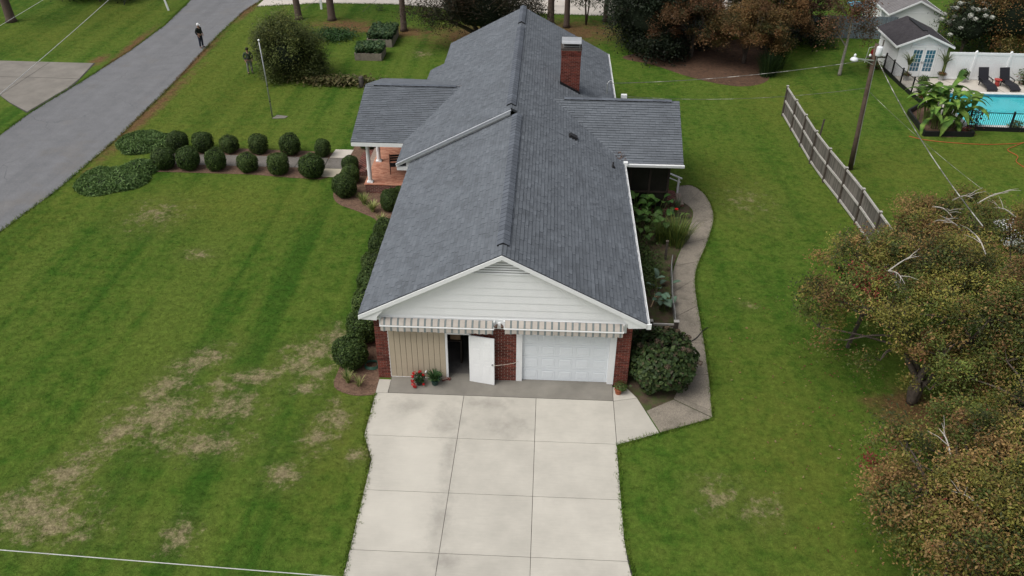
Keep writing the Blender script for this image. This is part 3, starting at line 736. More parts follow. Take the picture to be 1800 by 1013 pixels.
# vents on the roof
rv = MB(); zc = 5.52 - SL*2.52
M_ = Matrix.Rotation(math.atan(SL), 3, 'Y')
rv.obox((2.52,12.1,zc + .09), (.36,.30,.10), M_); rv.obox((2.52,12.1,zc + .02), (.50,.46,.02), M_); rv.build('roof_vent', mat('vent_black', (.02,.02,.022), .6), house, bevel=.01)
def stack(x, y, h, r, m):
    z = 5.52 - SL * x; s_ = MB(); s_.lathe([(.12,-.03),(.075,.07),(r,.10),(r,h)], (x, y, z), 10); return s_.build('vent_pipe', m, house, True)
stack(4.3, 11.1, .26, .035, M_BLACK)
z = 5.52 - SL*4.5
sp = MB(); sp.tube([(4.45,20.3,z),(4.45,20.3,z+.62),(4.50,20.3,z+.70),(4.60,20.3,z+.72)], .028, 8); sp.obox((4.62,20.3,z+.74),(.14,.10,.08)); sp.build('service_mast', M_GALV, house)
bx = MB(); bx.box(5.15,5.45,19.3,19.5,3.35,3.55); bx.tube([(5.2,19.4,2.4),(5.2,19.4,3.4)], .03, 6); bx.build('meter_head', M_TRIM, house)
# ---------------- left porch
pf = MB().box(-7.65,-5.06,14.30,22.2,.0,.47).build('porch_base', M_BRICKW, house)
M_PAVER = tinted('porch_brick', (.42, .175, .11), .85, .0, .4, 90, .1, hue2=(.60, .31, .21))
pt = MB(); rp = random.Random(4); y = 14.27; r_ = 0
while y < 22.2:
    x = -7.70 - (.1 if r_ % 2 else 0)
    while x < -5.06:
        a_, b2 = max(x, -7.70), min(x + .196, -5.06)
        if b2 - a_ > .02: pt.cur = rp.random(); pt.box(a_, b2, y, y + .092, .47, .50)
        x += .204
    y += .10; r_ += 1
tag(pt.build('porch_pavers', M_PAVER, pf), kind='stuff')
for k in range(3):
    st = MB(); st.box(-7.70 - .32*(k+1), -7.70 - .32*k - .003, 16.2, 18.9, 0, .375 - .125*k); st.build('step', M_BRICKW, house)
for y in (14.55, 17.0, 19.4, 21.85):
    c_ = MB(); c_.lathe([(.105,.10),(.105,.2),(.10,1.2),(.085,2.14),(.085,2.16)], (-7.43, y, .50), 18); c_ = c_.build('porch_column', M_TRIM, house, True)
    MB().box(-7.58,-7.28,y-.15,y+.15,.502,.56).lathe([(.14,.56),(.145,.585),(.12,.62)], (-7.43,y,0), 18).build('column_base', M_TRIM, c_)
    MB().box(-7.56,-7.30,y-.13,y+.13,2.66,2.72).build('capital', M_TRIM, c_)
each('porch_beam', M_TRIM, house, [(-7.995,-5.06,13.83,13.87,2.74,2.925),(-8.05,-8.00,13.86,22.54,2.74,2.93),(-7.53,-7.33,14.2,22.2,2.722,2.90),(-7.325,-5.06,14.2,14.4,2.722,2.90),(-8.0,-5.06,22.5,22.54,2.77,2.94)])
pg = MB(); pg.yz([(13.95,2.94),(22.45,2.94),(18.2,4.12)], -8.02, -7.98); pg.build('porch_gable', M_WHITE, house)
for k in range(2):
    wn = MB().box(-5.09,-5.055,15.2 + k*4.6,16.6 + k*4.6,1.1,2.3).build('window', mat('window_dark', (.02,.025,.03), .08, .1, 3, spec=.6), house)
    MB().box(-5.11,-5.092,15.1 + k*4.6,15.2 + k*4.6,1.0,2.4).box(-5.11,-5.092,16.6 + k*4.6,16.7 + k*4.6,1.0,2.4).box(-5.11,-5.092,15.2 + k*4.6,16.6 + k*4.6,2.3,2.4).box(-5.11,-5.092,15.2 + k*4.6,16.6 + k*4.6,1.0,1.1).build('frame', M_TRIM, wn)
# ---------------- right wing: screened porch on a brick base
MB().box(4.46,7.16,12.62,18.4,0,.46).build('wing_base', M_BRICKW, house)
sc = mat('insect_screen', (.014,.012,.011), .35, .3, 2, spec=.35)
each('screen', sc, house, [(4.47,7.06,12.69,12.71,.462,2.72),(7.05,7.07,12.72,18.3,.462,2.72)])
for x in (4.55,5.3,6.2,7.06): MB().box(x-.05,x+.05,12.64,12.74,.462,2.74).build('screen_post', M_DARK, house)
for y in (13.9,15.1,16.6,18.3): MB().box(7.0,7.10,y-.05,y+.05,.462,2.74).build('screen_post', M_DARK, house)
each('screen_beam', M_DARK, house, [(4.47,7.12,12.62,12.76,2.742,2.90),(4.47,7.0,12.645,12.685,1.30,1.38)])
MB().box(4.95,7.62,12.165,12.198,2.83,2.98).build('fascia', M_TRIM, house)
gw2 = MB(); gw2.yz([(12.25,2.85),(18.85,2.85),(15.55,4.62)], 7.38, 7.42); gw2.build('wing_gable', M_WHITE, house)
MB().box(4.5,7.6,12.2,12.62,2.80,2.83).build('wing_soffit', M_TRIM, house)
pr_ = [(12.10,2.86),(12.16,2.86),(12.16,2.975),(12.08,2.975)]
g2 = MB(); g2.yz(pr_[::-1], 5.05, 7.64); g2.build('gutter', M_TRIM, house)
MB().box(4.86,5.05,12.06,12.24,2.90,3.08).build('gutter_box', M_TRIM, house)
for k in range(3):
    sb = MB(); sb.box(7.17 + .32*k, 7.17 + .32*(k+1) - .003, 13.75, 14.95, 0, .42 - .135*k); sb.build('step', M_BRICKW, house)
hr = MB(); hr.bar((7.25,15.0,1.28),(8.1,15.0,.93),.09,.05); hr.bar((7.25,15.0,1.05),(8.05,15.0,.72),.04,.04); hr.bar((7.34,15.0,.0),(7.34,15.0,1.22),.09,.09); hr.bar((7.95,15.0,.0),(7.95,15.0,.98),.09,.09); hr.build('handrail', M_TRIM, house)
# ---------------- awnings, lamp, cord
def stripe_mat():
    m = bpy.data.materials.new('striped_canvas'); t, b, out = nodes_of(m)
    sp = t.nodes.new('ShaderNodeSeparateXYZ'); t.links.new(coord(t, 'Object'), sp.inputs[0])
    f = math_(t, 'FRACT', math_(t, 'DIVIDE', math_(t, 'ADD', sp.outputs[0], 10.03), .232))
    d = math_(t, 'ABSOLUTE', math_(t, 'ADD', f, -.5))
    dark = math_(t, 'MULTIPLY', math_(t, 'LESS_THAN', d, .14), math_(t, 'GREATER_THAN', d, .045))
    midl = math_(t, 'LESS_THAN', d, .045)
    v = coord(t, 'Object')
    c = mix(t, ramp(t, noise(t, v, 4, 4), .3, .7), (.44,.395,.35), (.51,.46,.41))
    c = mix(t, dark, c, (.095,.13,.135)); c = mix(t, midl, c, (.24,.27,.27))
    c = mix(t, ramp(t, noise(t, v, 2.2, 5, .65), .55, .8, 0, .5), c, (.25,.23,.20))
    t.links.new(c, b.inputs['Base Color']); b.inputs['Roughness'].default_value = .85; return m
M_STRIPE = stripe_mat()
def awning(x0, x1, label, dz):
    a = thing('awning', label, 'awning', ((x0+x1)/2, -.066, 2.40), 0, 'awnings over the garage front')
    h = (x1 - x0) / 2; n = 48; V = []; F = []
    for i in range(n + 1):
        x = -h + 2*h*i/n; wv = .006*math.sin(i*1.7) + .004*math.sin(i*.9)
        V += [(x, -.01, .345+dz), (x, -.12, .33+dz), (x, -.235, .18+dz+wv*.5)]
    for i in range(n):
        for j in range(2): k = i*3 + j; F.append((k, k+1, k+4, k+3))
    MB().add(V, F).build('canopy', M_STRIPE, a, True)
    V = []; F = []
    n = int(2*h/.025)
    for i in range(n + 1):
        x = -h + 2*h*i/n; sc_ = abs(math.sin(PI * (x + 10.03) / .232)); wv = .012*math.sin(x*9)
        V += [(x, -.245, .165+dz), (x, -.255 - wv*.5, .07+dz), (x, -.262 - wv, -.055 + .028*(1-sc_)+dz)]
    for i in range(n):
        for j in range(2): k = i*3 + j; F.append((k, k+1, k+4, k+3))
    MB().add(V, F).build('valance', M_STRIPE, a, True)
    MB().bar((-h-.02,-.25,.15+dz),(h+.02,-.25,.15+dz),.035,.035).build('front_bar', M_WHITE, a)
    tb = MB().tube([(-h,-.07,.27+dz),(h,-.07,.27+dz)], .045, 10); tb.build('roller_tube', M_GALV, a)
    for s in (-1, 1):
        br = MB(); br.bar((s*(h+.025),0,.20+dz),(s*(h+.025),-.25,.14+dz),.02,.05); br.box(s*(h+.025)-.03,s*(h+.025)+.03,-.08,-.002,.10+dz,.34+dz); br.build('bracket', M_WHITE, a)
    return a
awning(-4.15,-.30, 'striped beige and green awning rolled up above beige panel and open door', 0.)
awning(.10,4.10, 'striped beige and green awning rolled up above white garage door', .04)
fl = thing('flood_light', 'small twin floodlight mounted between the two striped awnings', 'lamp', (-.10,-.066,2.62))
MB().box(-.05,.05,-.05,0,-.06,.06).build('base_plate', M_TRIM, fl)
for s in (-1, 1):
    l = MB(); l.lathe([(.025,0),(.03,.04),(.055,.10),(.06,.13),(.05,.135)], n=12); l = l.build('lamp_head', mat('lamp_bronze', (.10,.06,.045), .5), fl, True); l.location = (s*.07,-.06,.02); l.rotation_euler = (rad(115),0,s*rad(25))
MB().box(-.16,.12,-.012,-.004,-.20,-.075).build('sensor', M_TRIM, fl)
co = MB(); co.tube([(-.30,-.33,.99),(0.06,-.22,.965),(.42,-.12,.97),(.56,-.02,.985)], .008, 6); co = co.build('cord', mat('rope', (.55,.50,.42), .9), None)
tag(co, 'thin pale cord tying the open white door to the garage door frame', 'cord')
# bench on the porch
bn = thing('bench', 'dark metal bench standing on the red brick porch', 'bench', (-6.0,15.75,.50), rad(100))
for k in range(4): MB().box(-.22+.115*k,-.22+.115*k+.09,-.62,.62,.42,.445).build('seat_slat', M_BLACK, bn)
for k in range(3): MB().box(.235,.26,-.62,.62,.52+.13*k,.62+.13*k).build('back_slat', M_BLACK, bn)
for s in (-.6,.6):
    for x in (-.20,.24): MB().bar((x,s,0),(x,s,.92 if x > 0 else .62),.035,.035).build('leg', M_BLACK, bn)
    MB().bar((-.22,s,.62),(.26,s,.64),.05,.03).build('armrest', M_BLACK, bn)
# ================================================================== grass blades on the lawn
def inside(px, py, poly):
    r = np.zeros(len(px), bool); n = len(poly); j = n - 1
    for i in range(n):
        xi, yi = poly[i]; xj, yj = poly[j]
        if yi != yj:
            c_ = ((yi > py) != (yj > py)) & (px < (xj - xi) * (py - yi) / (yj - yi) + xi); r ^= c_
        j = i
    return r
KEEP_OFF = [[(-3.9,-22),(6.0,-22),(3.97,-7.1),(3.93,-3.02),(5.40,-2.37),(4.78,-.62),(4.45,-.1),(4.45,27),(-5,27),(-5,11),(-4.45,11),(-4.45,-.1),(-4.43,-2.98),(-4.03,-4.08),(-3.96,-5.4)],
    [(p.x,p.y) for p in w_out][::-1] + [(p.x,p.y) for p in w_in] + [(5.05,-1.3),(5.42,-2.34),(7.25,-1.54)],
    [(4.4,14.2),(7.9,14.3),(8.4,13.4),(8.3,12.5),(7.6,10.1),(6.9,7.7),(6.6,5.1),(6.5,3.1),(6.4,.7),(6.0,-.65),(4.4,-1.2)],
    [(-4.4,-.95),(-5.2,-1.0),(-5.9,-.6),(-5.98,.4),(-5.93,2.0),(-6.0,6),(-6.1,9),(-6.48,11.3),(-7.6,12.3),(-8.9,13.2),(-9.33,14.9),(-9.33,19.6),(-9,21),(-4.4,22)],
    [(-19.5,16.1),(-9.4,15.8),(-9.3,19.3),(-19.5,19.1)], [(x, y) for x, y in far_lo] + [(18,60),(-23,60)], [(-60,26.1),(-33,26.0),(-29.8,23.3),(-29.4,32.4),(-60,32.4)], [(4.4,12.2),(7.6,12.2),(7.6,19),(4.4,19)],
    [(x, y) for x, y in road_l] + [(x, y) for x, y in road_r][::-1],
    [(22.9,36),(22.9,23.2),(40,23.2),(40,36)], [(5,46),(6.5,35.5),(13.6,30.6),(16.5,32),(19,41)]]
def grass(name, x0, x1, y0, y1, dens, h, spread, nb, seed):
    r = np.random.default_rng(seed); n = int((x1-x0)*(y1-y0)*dens)
    px, py = r.uniform(x0, x1, n), r.uniform(y0, y1, n)
    ok = np.ones(n, bool)
    for P in KEEP_OFF: ok &= ~inside(px, py, P)
    px, py = px[ok], py[ok]; n = len(px)
    bx = np.repeat(px, nb) + r.normal(0, spread, n*nb); by = np.repeat(py, nb) + r.normal(0, spread, n*nb)
    N_ = n*nb; th = r.uniform(0, 2*PI, N_); hh = h * r.uniform(.55, 1.3, N_); ln = r.uniform(.5, 1.9, N_) * hh; ph = r.uniform(0, 2*PI, N_); wd = h * .2
    V = np.zeros((N_, 3, 3), np.float32)
    V[:,0,0] = bx - np.cos(th)*wd; V[:,0,1] = by - np.sin(th)*wd
    V[:,1,0] = bx + np.cos(th)*wd; V[:,1,1] = by + np.sin(th)*wd
    V[:,2,0] = bx + np.cos(ph)*ln; V[:,2,1] = by + np.sin(ph)*ln; V[:,2,2] = hh
    me = bpy.data.meshes.new(name); me.vertices.add(N_*3); me.vertices.foreach_set('co', V.ravel())
    me.loops.add(N_*3); me.loops.foreach_set('vertex_index', np.arange(N_*3, dtype=np.int32))
    me.polygons.add(N_); me.polygons.foreach_set('loop_start', np.arange(0, N_*3, 3, dtype=np.int32)); me.polygons.foreach_set('loop_total', np.full(N_, 3, np.int32))
    a = me.attributes.new('tint', 'FLOAT', 'POINT'); tv = np.repeat(np.clip(np.repeat(r.uniform(0, 1, n), nb) + r.normal(0, .15, N_), 0, 1), 3).astype(np.float32); a.data.foreach_set('value', tv)
    me.materials.append(M_BLADE); me.update()
    return tag(obj(name, me), kind='stuff')
t = M_BLADE.node_tree
for nd_ in list(t.nodes):
    if nd_.type == 'OBJECT_INFO':
        at = t.nodes.new('ShaderNodeAttribute'); at.attribute_name = 'tint'
        for l in list(t.links):
            if l.from_node == nd_: t.links.new(at.outputs['Fac'], l.to_socket)
grass('grass', -24, 18, -12.5, 12, 120, .034, .045, 4, 1)
grass('grass', -24, 36, 12, 33, 46, .042, .07, 4, 2)
grass('grass', -45, 45, 33, 50, 24, .05, .10, 4, 3)

def edge_grass(name, lines, dens, h, seed, out=.03):
    r = np.random.default_rng(seed); P = []
    for L_ in lines:
        L_ = np.array(L_, float)
        for a, b_ in zip(L_, L_[1:]):
            ln = np.linalg.norm(b_ - a); n = int(ln*dens); t_ = r.random((n, 1)); nrm = np.array([-(b_-a)[1], (b_-a)[0]])/max(ln, 1e-6)
            w_ = .5 + .5*np.sin(t_*ln*2.1 + seed) * np.cos(t_*ln*5.3)
            P.append(a + (b_ - a)*t_ + nrm*r.normal(0, .03, (n, 1))*(1 + 1.4*w_))
    P = np.concatenate(P); n = len(P); th = r.uniform(0, 2*PI, n); ph = r.uniform(0, 2*PI, n); hh = h*r.uniform(.5, 1.4, n); ln = hh*r.uniform(.4, 1.6, n); V = np.zeros((n, 3, 3), np.float32); wd = h*.18
    V[:,0,0] = P[:,0] - np.cos(th)*wd; V[:,0,1] = P[:,1] - np.sin(th)*wd; V[:,1,0] = P[:,0] + np.cos(th)*wd; V[:,1,1] = P[:,1] + np.sin(th)*wd; V[:,2,0] = P[:,0] + np.cos(ph)*ln; V[:,2,1] = P[:,1] + np.sin(ph)*ln; V[:,2,2] = hh + .02
    me = bpy.data.meshes.new(name); me.vertices.add(n*3); me.vertices.foreach_set('co', V.ravel()); me.loops.add(n*3); me.loops.foreach_set('vertex_index', np.arange(n*3, dtype=np.int32))
    me.polygons.add(n); me.polygons.foreach_set('loop_start', np.arange(0, n*3, 3, dtype=np.int32)); me.polygons.foreach_set('loop_total', np.full(n, 3, np.int32))
    a = me.attributes.new('tint', 'FLOAT', 'POINT'); a.data.foreach_set('value', np.repeat(r.random(n), 3).astype(np.float32)); me.materials.append(M_BLADE); me.update()
    return tag(obj(name, me), kind='stuff')
edge_grass('edge_grass', [[(-4.43,-.9),(-4.43,-2.98),(-4.03,-4.08),(-3.97,-5.4),(-3.93,-9),(-3.9,-14)], [(5.42,-2.38),(3.96,-3.03),(3.94,-5.4),(3.96,-7.1),(4.15,-8.3),(4.5,-10)], [(p.x + .02, p.y) for p in w_out] + [(7.28,-1.55),(5.42,-2.38)]], 230, .065, 5)
edge_grass('edge_grass', [road_r[1:9], road_l[2:9], far_lo], 90, .09, 6)
# ================================================================== planting
DG = [(.036,.066,.015),(.050,.088,.020),(.072,.115,.026),(.105,.150,.038)]
M_CORE = mat('shrub_core', (.010,.016,.007), .95, .3, 5)  # near-black filler lumps; block see-through and stand in for inner shade
M_BARK = mat('bark', (.085,.068,.055), .95, .35, 6, .8, 30)
M_PINEBARK = mat('pine_bark', (.105,.075,.06), .95, .4, 5, 1., 14, dirt_or_unlit=(.05,.04,.035), dscale=5)
M_GREYBARK = mat('grey_bark', (.26,.235,.205), .9, .3, 8, .5, 40)
def shrub_parts(r, h, n, lsize, pal, wts, seed, sq=1.):
    """clipped shrub: meshes of core and foliage, base on z=0"""
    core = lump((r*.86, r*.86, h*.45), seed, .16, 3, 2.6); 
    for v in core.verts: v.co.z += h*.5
    u = unit(RNG.normal(size=(n, 3))); k = .88 + .15*RNG.random((n, 1)) + .085*np.sin(u[:, :1]*5+seed)*np.cos(u[:, 1:2]*4+seed*2) + .045*np.sin(u[:, :1]*11+seed)*np.sin(u[:, 1:2]*9)*np.cos(u[:, 2:]*10+seed) + .05*np.clip(abs(u[:, 2:])*2-1, -1, .3)
    us = np.sign(u)*np.abs(u)**sq; us = us/np.maximum(np.linalg.norm(us, axis=1, keepdims=True), 1)**.6
    pts = us*k*np.array([r, r, h*.52]); pts[:, 2] += h*.5
    pts = pts[pts[:, 2] > .03]; uu = (pts - np.array([0,0,h*.5])) / np.array([r, r, h*.52]); m = len(pts)
    col = pick(pal, wts, m) * (.75 + .5*RNG.random((m, 1)))
    return core, (pts, uu + RNG.normal(0, .55, (m, 3)), lsize*(.6+.8*RNG.random(m)), col)
SHR = []
def shrub_proto(i):
    r, h = 1., 1.9
    core, (p, nn, s, c_) = shrub_parts(.555, 1.08, 6500, .062, DG, [[4,3,2,.6],[3,4,3,1.2],[1,3,4,2.4],[3,4,2,1],[1,2,4,3]][i], i*1.7 + 1, sq=[1,.9,.72,.85,.75][i])
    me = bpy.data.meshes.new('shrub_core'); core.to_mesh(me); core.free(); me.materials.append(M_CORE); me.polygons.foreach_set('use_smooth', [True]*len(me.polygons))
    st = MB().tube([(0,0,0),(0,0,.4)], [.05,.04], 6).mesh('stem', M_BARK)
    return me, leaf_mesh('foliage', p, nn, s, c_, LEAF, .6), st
SHR = [shrub_proto(i) for i in range(5)]
def shrub(x, y, sr, sz, label, group, v=0, name='boxwood', rot=None):
    t = thing(name, label, 'shrub', (x, y, 0), RNG.uniform(0, 6) if rot is None else rot, group); t.rotation_euler = (RNG.uniform(-.1,.1), RNG.uniform(-.1,.1), t.rotation_euler[2]); t.scale = (sr*RNG.uniform(.94,1.06), sr*RNG.uniform(.94,1.06), sz*RNG.uniform(.94,1.05))
    c_, f, s = SHR[v % 5]
    obj('shade_core', c_, t); obj('foliage', f, t); obj('stem', s, t)
    return t
order = ['first', 'second', 'third', 'fourth', 'fifth', 'sixth', 'seventh', 'eighth']
GP = 'clipped round shrubs along the front path'
for i, (x, y, sr, sz) in enumerate([(-18.85,18.75,1.05,1.0),(-17.43,18.7,1.05,1.0),(-15.95,18.7,.88,.88),(-14.41,18.72,.93,.90),(-12.64,18.65,1.08,1.02),(-10.84,18.5,.78,.85)]):
    shrub(x, y, sr, sz, f'round clipped shrub, {order[i]} from the road in the far row of the path', GP, [0,3,2,4,1,3][i])
for i, (x, y, sr, sz) in enumerate([(-18.78,16.6,1.10,1.05),(-17.38,16.55,1.15,1.08),(-15.94,16.5,1.06,1.05),(-14.32,16.45,.92,.95),(-12.57,16.25,1.04,1.02),(-10.80,16.05,1.22,1.12)]):
    shrub(x, y, sr, sz, f'round clipped shrub, {order[i]} from the road in the near row of the path', GP, [3,0,1,2,4,0][i])
GF = 'dark shrubs planted against the house'
for i, (x, y, sr, sz) in enumerate([(-5.52,.72,1.22,1.15),(-5.38,2.25,1.2,1.2),(-5.55,3.75,1.1,1.15),(-5.65,5.2,1.1,1.15),(-5.72,6.7,1.08,1.1),(-5.78,8.2,1.08,1.1),(-5.8,9.6,1.0,1.05)]):
    shrub(x, y, sr, sz, f'dark round shrub beside the left garage wall, {order[i]} from the front corner', GF, i)
for i, (x, y, sr, sz) in enumerate([(-8.65,13.95,1.10,1.05),(-8.65,15.45,.90,.88),(-8.95,16.7,.78,.8),(-8.6,19.7,.9,1.1)]):
    shrub(x, y, sr, sz, ['large dark round shrub at the near outer corner of the brick porch','dark shrub just behind the large round one at the porch corner','smaller dark shrub between front path paver and brick porch','dark shrub in front of the far side of the porch beyond the steps'][i], GF, i + 1)
for i, (x, y, sr, sz) in enumerate([(-6.1,12.6,1.0,1.0),(-5.85,13.45,.75,.75)]):
    shrub(x, y, sr, sz, ['dark shrub under the roof edge in front of the brick porch','dark shrub against the brick side of the porch floor'][i], GF, i)
# juniper mats: low spreading mounds
def juniper(name, label, lobes, seed):
    t = thing(name, label, 'shrub', (lobes[0][0], lobes[0][1], 0), 0, 'juniper ground cover by the road'); ox, oy = lobes[0][0], lobes[0][1]
    P, NN, SZ, C_ = [], [], [], []
    bmj = bmesh.new()
    for (x, y, a, b_, h, rz) in lobes:
        h *= .8
        n = int(2600*a*b_)
        u = RNG.normal(size=(n, 3)); u[:, 2] = abs(u[:, 2]); u = unit(u); k = .88 + .16*RNG.random((n, 1))
        q = u*k*np.array([a, b_, h]); cr, sr = math.cos(rz), math.sin(rz)
        qx = q[:, 0]*cr - q[:, 1]*sr; qy = q[:, 0]*sr + q[:, 1]*cr
        q = np.stack([qx + x - ox, qy + y - oy, q[:, 2] + .04*np.sin(qx*6)*np.cos(qy*5)], 1)
        P.append(q); NN.append(u*np.array([1,1,.6]) + RNG.normal(0, .7, (n, 3))); SZ.append(.17*(.6+.8*RNG.random(n)))
        C_.append(pick([(.085,.155,.042),(.130,.220,.062),(.19,.29,.095),(.055,.105,.03)], [3,4,2.2,2], n)*(.75+.5*RNG.random((n, 1))))
        cb_ = lump((a*.93, b_*.93, h*.90), seed, .06, 3, floor=-.01)
        Mr = Matrix.Translation((x - ox, y - oy, 0)) @ Matrix.Rotation(rz, 4, 'Z')
        me_ = bpy.data.meshes.new('tmp'); cb_.transform(Mr); cb_.to_mesh(me_); cb_.free(); bmj.from_mesh(me_); bpy.data.meshes.remove(me_)
    bm_obj('shade_core', bmj, M_CORE, t)
    obj('foliage', leaf_mesh('foliage', np.concatenate(P), np.concatenate(NN), np.concatenate(SZ), np.concatenate(C_), LEAF, .32), t)
juniper('juniper', 'low spreading green juniper mat behind, nearer the far row of the path', [(-21.3,19.6,1.35,1.35,.55,.3),(-20.3,19.3,1.5,1.0,.7,.35),(-19.5,18.9,.9,.8,.75,0),(-20.9,18.6,1.0,.6,.5,.4)], 3)
juniper('juniper', 'low spreading green juniper mat in front, nearest the camera by the road', [(-21.2,14.6,1.35,1.5,.6,.3),(-20.3,14.9,1.3,1.3,.65,.3),(-19.9,15.95,1.05,.8,.75,.8),(-21.6,15.2,.9,.9,.5,0)], 4)

def blades(n, ln, wd, pal, wts, lean=(.25, 1.0), base_r=.08, seg=4, curve=1.0):
    """clump of arching strap leaves; returns a mesh builder list in leaf colour form"""
    V, F, C_ = [], [], []
    for i in range(n):
        az = RNG.uniform(0, 2*PI); l = ln*RNG.uniform(.6, 1.15); k = RNG.uniform(*lean); b0 = RNG.uniform(0, base_r)
        d = np.array([math.cos(az), math.sin(az)]); s = np.array([-d[1], d[0]]); p = np.array([d[0]*b0, d[1]*b0, 0.]); col = pick(pal, wts, 1)[0]*RNG.uniform(.75, 1.25)
        q0 = len(V)
        for j in range(seg + 1):
            t_ = j/seg; ww = wd*(1 - t_**2*.95)*(.5 + .5*min(1, t_*4)); ang = k*(.35 + curve*t_*1.25)
            V += [(p[0]+s[0]*ww/2, p[1]+s[1]*ww/2, p[2]), (p[0]-s[0]*ww/2, p[1]-s[1]*ww/2, p[2])]; C_ += [col, col]
            p = p + np.array([d[0]*math.sin(ang), d[1]*math.sin(ang), math.cos(ang)])*l/seg
            p[2] = max(p[2], .01)
        for j in range(seg): a_ = q0 + j*2; F.append((a_, a_+1, a_+3, a_+2))
    return V, F, C_
def cmesh(name, V, F, C_, m=None):
    me = bpy.data.meshes.new(name); me.from_pydata([tuple(v) for v in V], [], F)
    a = me.attributes.new('col', 'FLOAT_COLOR', 'POINT'); a.data.foreach_set('color', np.concatenate([np.array(C_, np.float32), np.ones((len(C_), 1), np.float32)], 1).ravel())
    me.materials.append(m or LEAF); return me
VAR = [(.30,.34,.10),(.42,.42,.18),(.14,.22,.05),(.07,.13,.03)]
def clump(x, y, label, n=70, ln=.55, wd=.03, pal=VAR, wts=(3,2,2,2), group=None, z=.01, name='ornamental_grass', **kw):
    o = obj(name, cmesh(name, *blades(n, ln, wd, pal, wts, **kw)), None, (x, y, z)); return tag(o, label, 'grass clump', group)
GV = 'variegated grass clumps in the mulch'
clump(-7.5,13.05,'pale variegated grass clump beside the large round shrub at the porch', 130, .62, .035, group=GV)
clump(-6.95,12.35,'yellowish variegated grass clump between porch shrubs and lawn edge', 140, .60, .035, wts=(3,3,1,1), group=GV)
clump(-6.35,11.3,'small yellow grass clump halfway along the mulch edge by the roof', 90, .5, .035, wts=(4,3,2,1), group=GV)
clump(-6.05,10.5,'tiny straw-coloured grass clump under the roof edge', 60, .4, .03, wts=(2,4,1,0), group=GV)
clump(-5.5,-.35,'spiky yellow green grass clump, left of the two below the front corner shrub', 60, .55, .03, group=GV)
clump(-5.08,-.5,'spiky yellow green grass clump, right of the two below the front corner shrub', 48, .45, .03, wts=(4,3,1,1), group=GV)
clump(7.35,10.2,'tall arching green grass clump leaning over the walkway', 420, 1.25, .035, [(.16,.19,.04),(.09,.14,.03),(.05,.09,.02),(.24,.24,.07)], (3,4,3,1), lean=(.15,.85), base_r=.55, name='tall_grass')
clump(6.75,10.4,'shorter drooping grass clump beside the tall walkway grass', 260, 1.0, .035, [(.16,.19,.04),(.09,.14,.03),(.05,.09,.02)], (2,4,3), lean=(.2,.95), base_r=.4, name='tall_grass')
clump(7.75,13.35,'pale green plume grass by the brick steps', 60, .8, .03, [(.22,.28,.16),(.12,.18,.08)], (1,1), lean=(.1,.7), name='tall_grass')
# broad-leaved plants in the right bed
def big_leaf(L, W, droop, pal, rag=0., seg=8, fold=.25):
    """one long blade with midrib, growing along +x then arching down"""
    V, F, C_ = [], [], []; x, z, ang = 0., 0., RNG.uniform(.5, .9)
    for j in range(seg + 1):
        t_ = j/seg; w_ = W*math.sin(PI*min(1, t_*.92 + .06))**.7/2
        c_ = np.array(pal[RNG.integers(len(pal))]) if rag else np.array(pal[0])
        rg = 1 - rag*RNG.random()
        V += [(x, w_*rg, z + w_*fold), (x, 0, z), (x, -w_*(1-rag*RNG.random()), z + w_*fold)]; C_ += [c_, c_*1.35, c_*.95]
        x += math.cos(ang)*L/seg; z += math.sin(ang)*L/seg; ang -= droop/seg
    for j in range(seg):
        a_ = j*3; F += [(a_, a_+1, a_+4, a_+3), (a_+1, a_+2, a_+5, a_+4)]
    return V, F, C_
def leafy(name, label, loc, n, stem, L, W, droop, pal, rag=0., group=None, spread=.4, cat='plant', h=(.5, 1.5)):
    t = thing(name, label, cat, loc, 0, group)
    vs = [cmesh('leaf', *big_leaf(L, W, droop*RNG.uniform(.7, 1.3), [tuple(np.array(p)*RNG.uniform(.7, 1.3)) for p in (pal if rag else [pal[i % len(pal)]])], rag)) for i in range(8)]
    for i in range(n):
        az = 2*PI*i*.382 + RNG.uniform(-.3, .3); hz = stem*RNG.uniform(*h); bx, by = RNG.normal(0, spread, 2)
        tip = Vector((bx + math.cos(az)*.18, by + math.sin(az)*.18, hz))
        MB().tube([(bx*.8, by*.8, 0), tip], [.035 if rag else .015, .02 if rag else .01], 5).build('stem', mat('green_stem', (.09,.12,.03), .6, .3, 6), t)
        o = obj('leaf', vs[i % 8], t, tip); s = RNG.uniform(.7, 1.15); o.scale = (s, s, s); o.rotation_euler = (RNG.uniform(-.3, .3), RNG.uniform(-.5, .4), az)
    return t
leafy('elephant_ear', 'big leafy green elephant ear plant below the dark screened porch', (5.9,12.0,0), 52, .85, .52, .38, 1.3, [(.05,.11,.02),(.07,.14,.03),(.035,.085,.018)], spread=.55)
leafy('leafy_plant', 'dense green leafy plant left of the tall grass by the roof edge', (5.6,10.6,0), 40, .7, .45, .32, 1.4, [(.045,.09,.02),(.06,.11,.025)], spread=.5)
leafy('squash_plant', 'blue green broad leaved vegetable beside the walkway edging', (6.2,4.9,0), 14, .35, .42, .24, 1.1, [(.10,.17,.11),(.13,.20,.14)], spread=.18)
leafy('squash_plant', 'smaller grey green vegetable behind the other one by the walkway', (6.15,6.2,0), 8, .4, .40, .2, 1.0, [(.13,.20,.14)], spread=.12)
leafy('flowering_plant', 'low plant with red bloom in front of the brick steps', (7.35,12.6,0), 14, .4, .3, .14, 1.2, [(.10,.16,.04),(.06,.11,.03)], spread=.2)
bl = MB(); bl.lathe([(.02,0),(.09,.03),(.08,.07),(.02,.08)], (0,0,0), 7)
o = bl.build('red_bloom', mat('red_petal', (.55,.015,.012), .6), bpy.data.objects['flowering_plant']); o.location = (.25,-.05,.48)
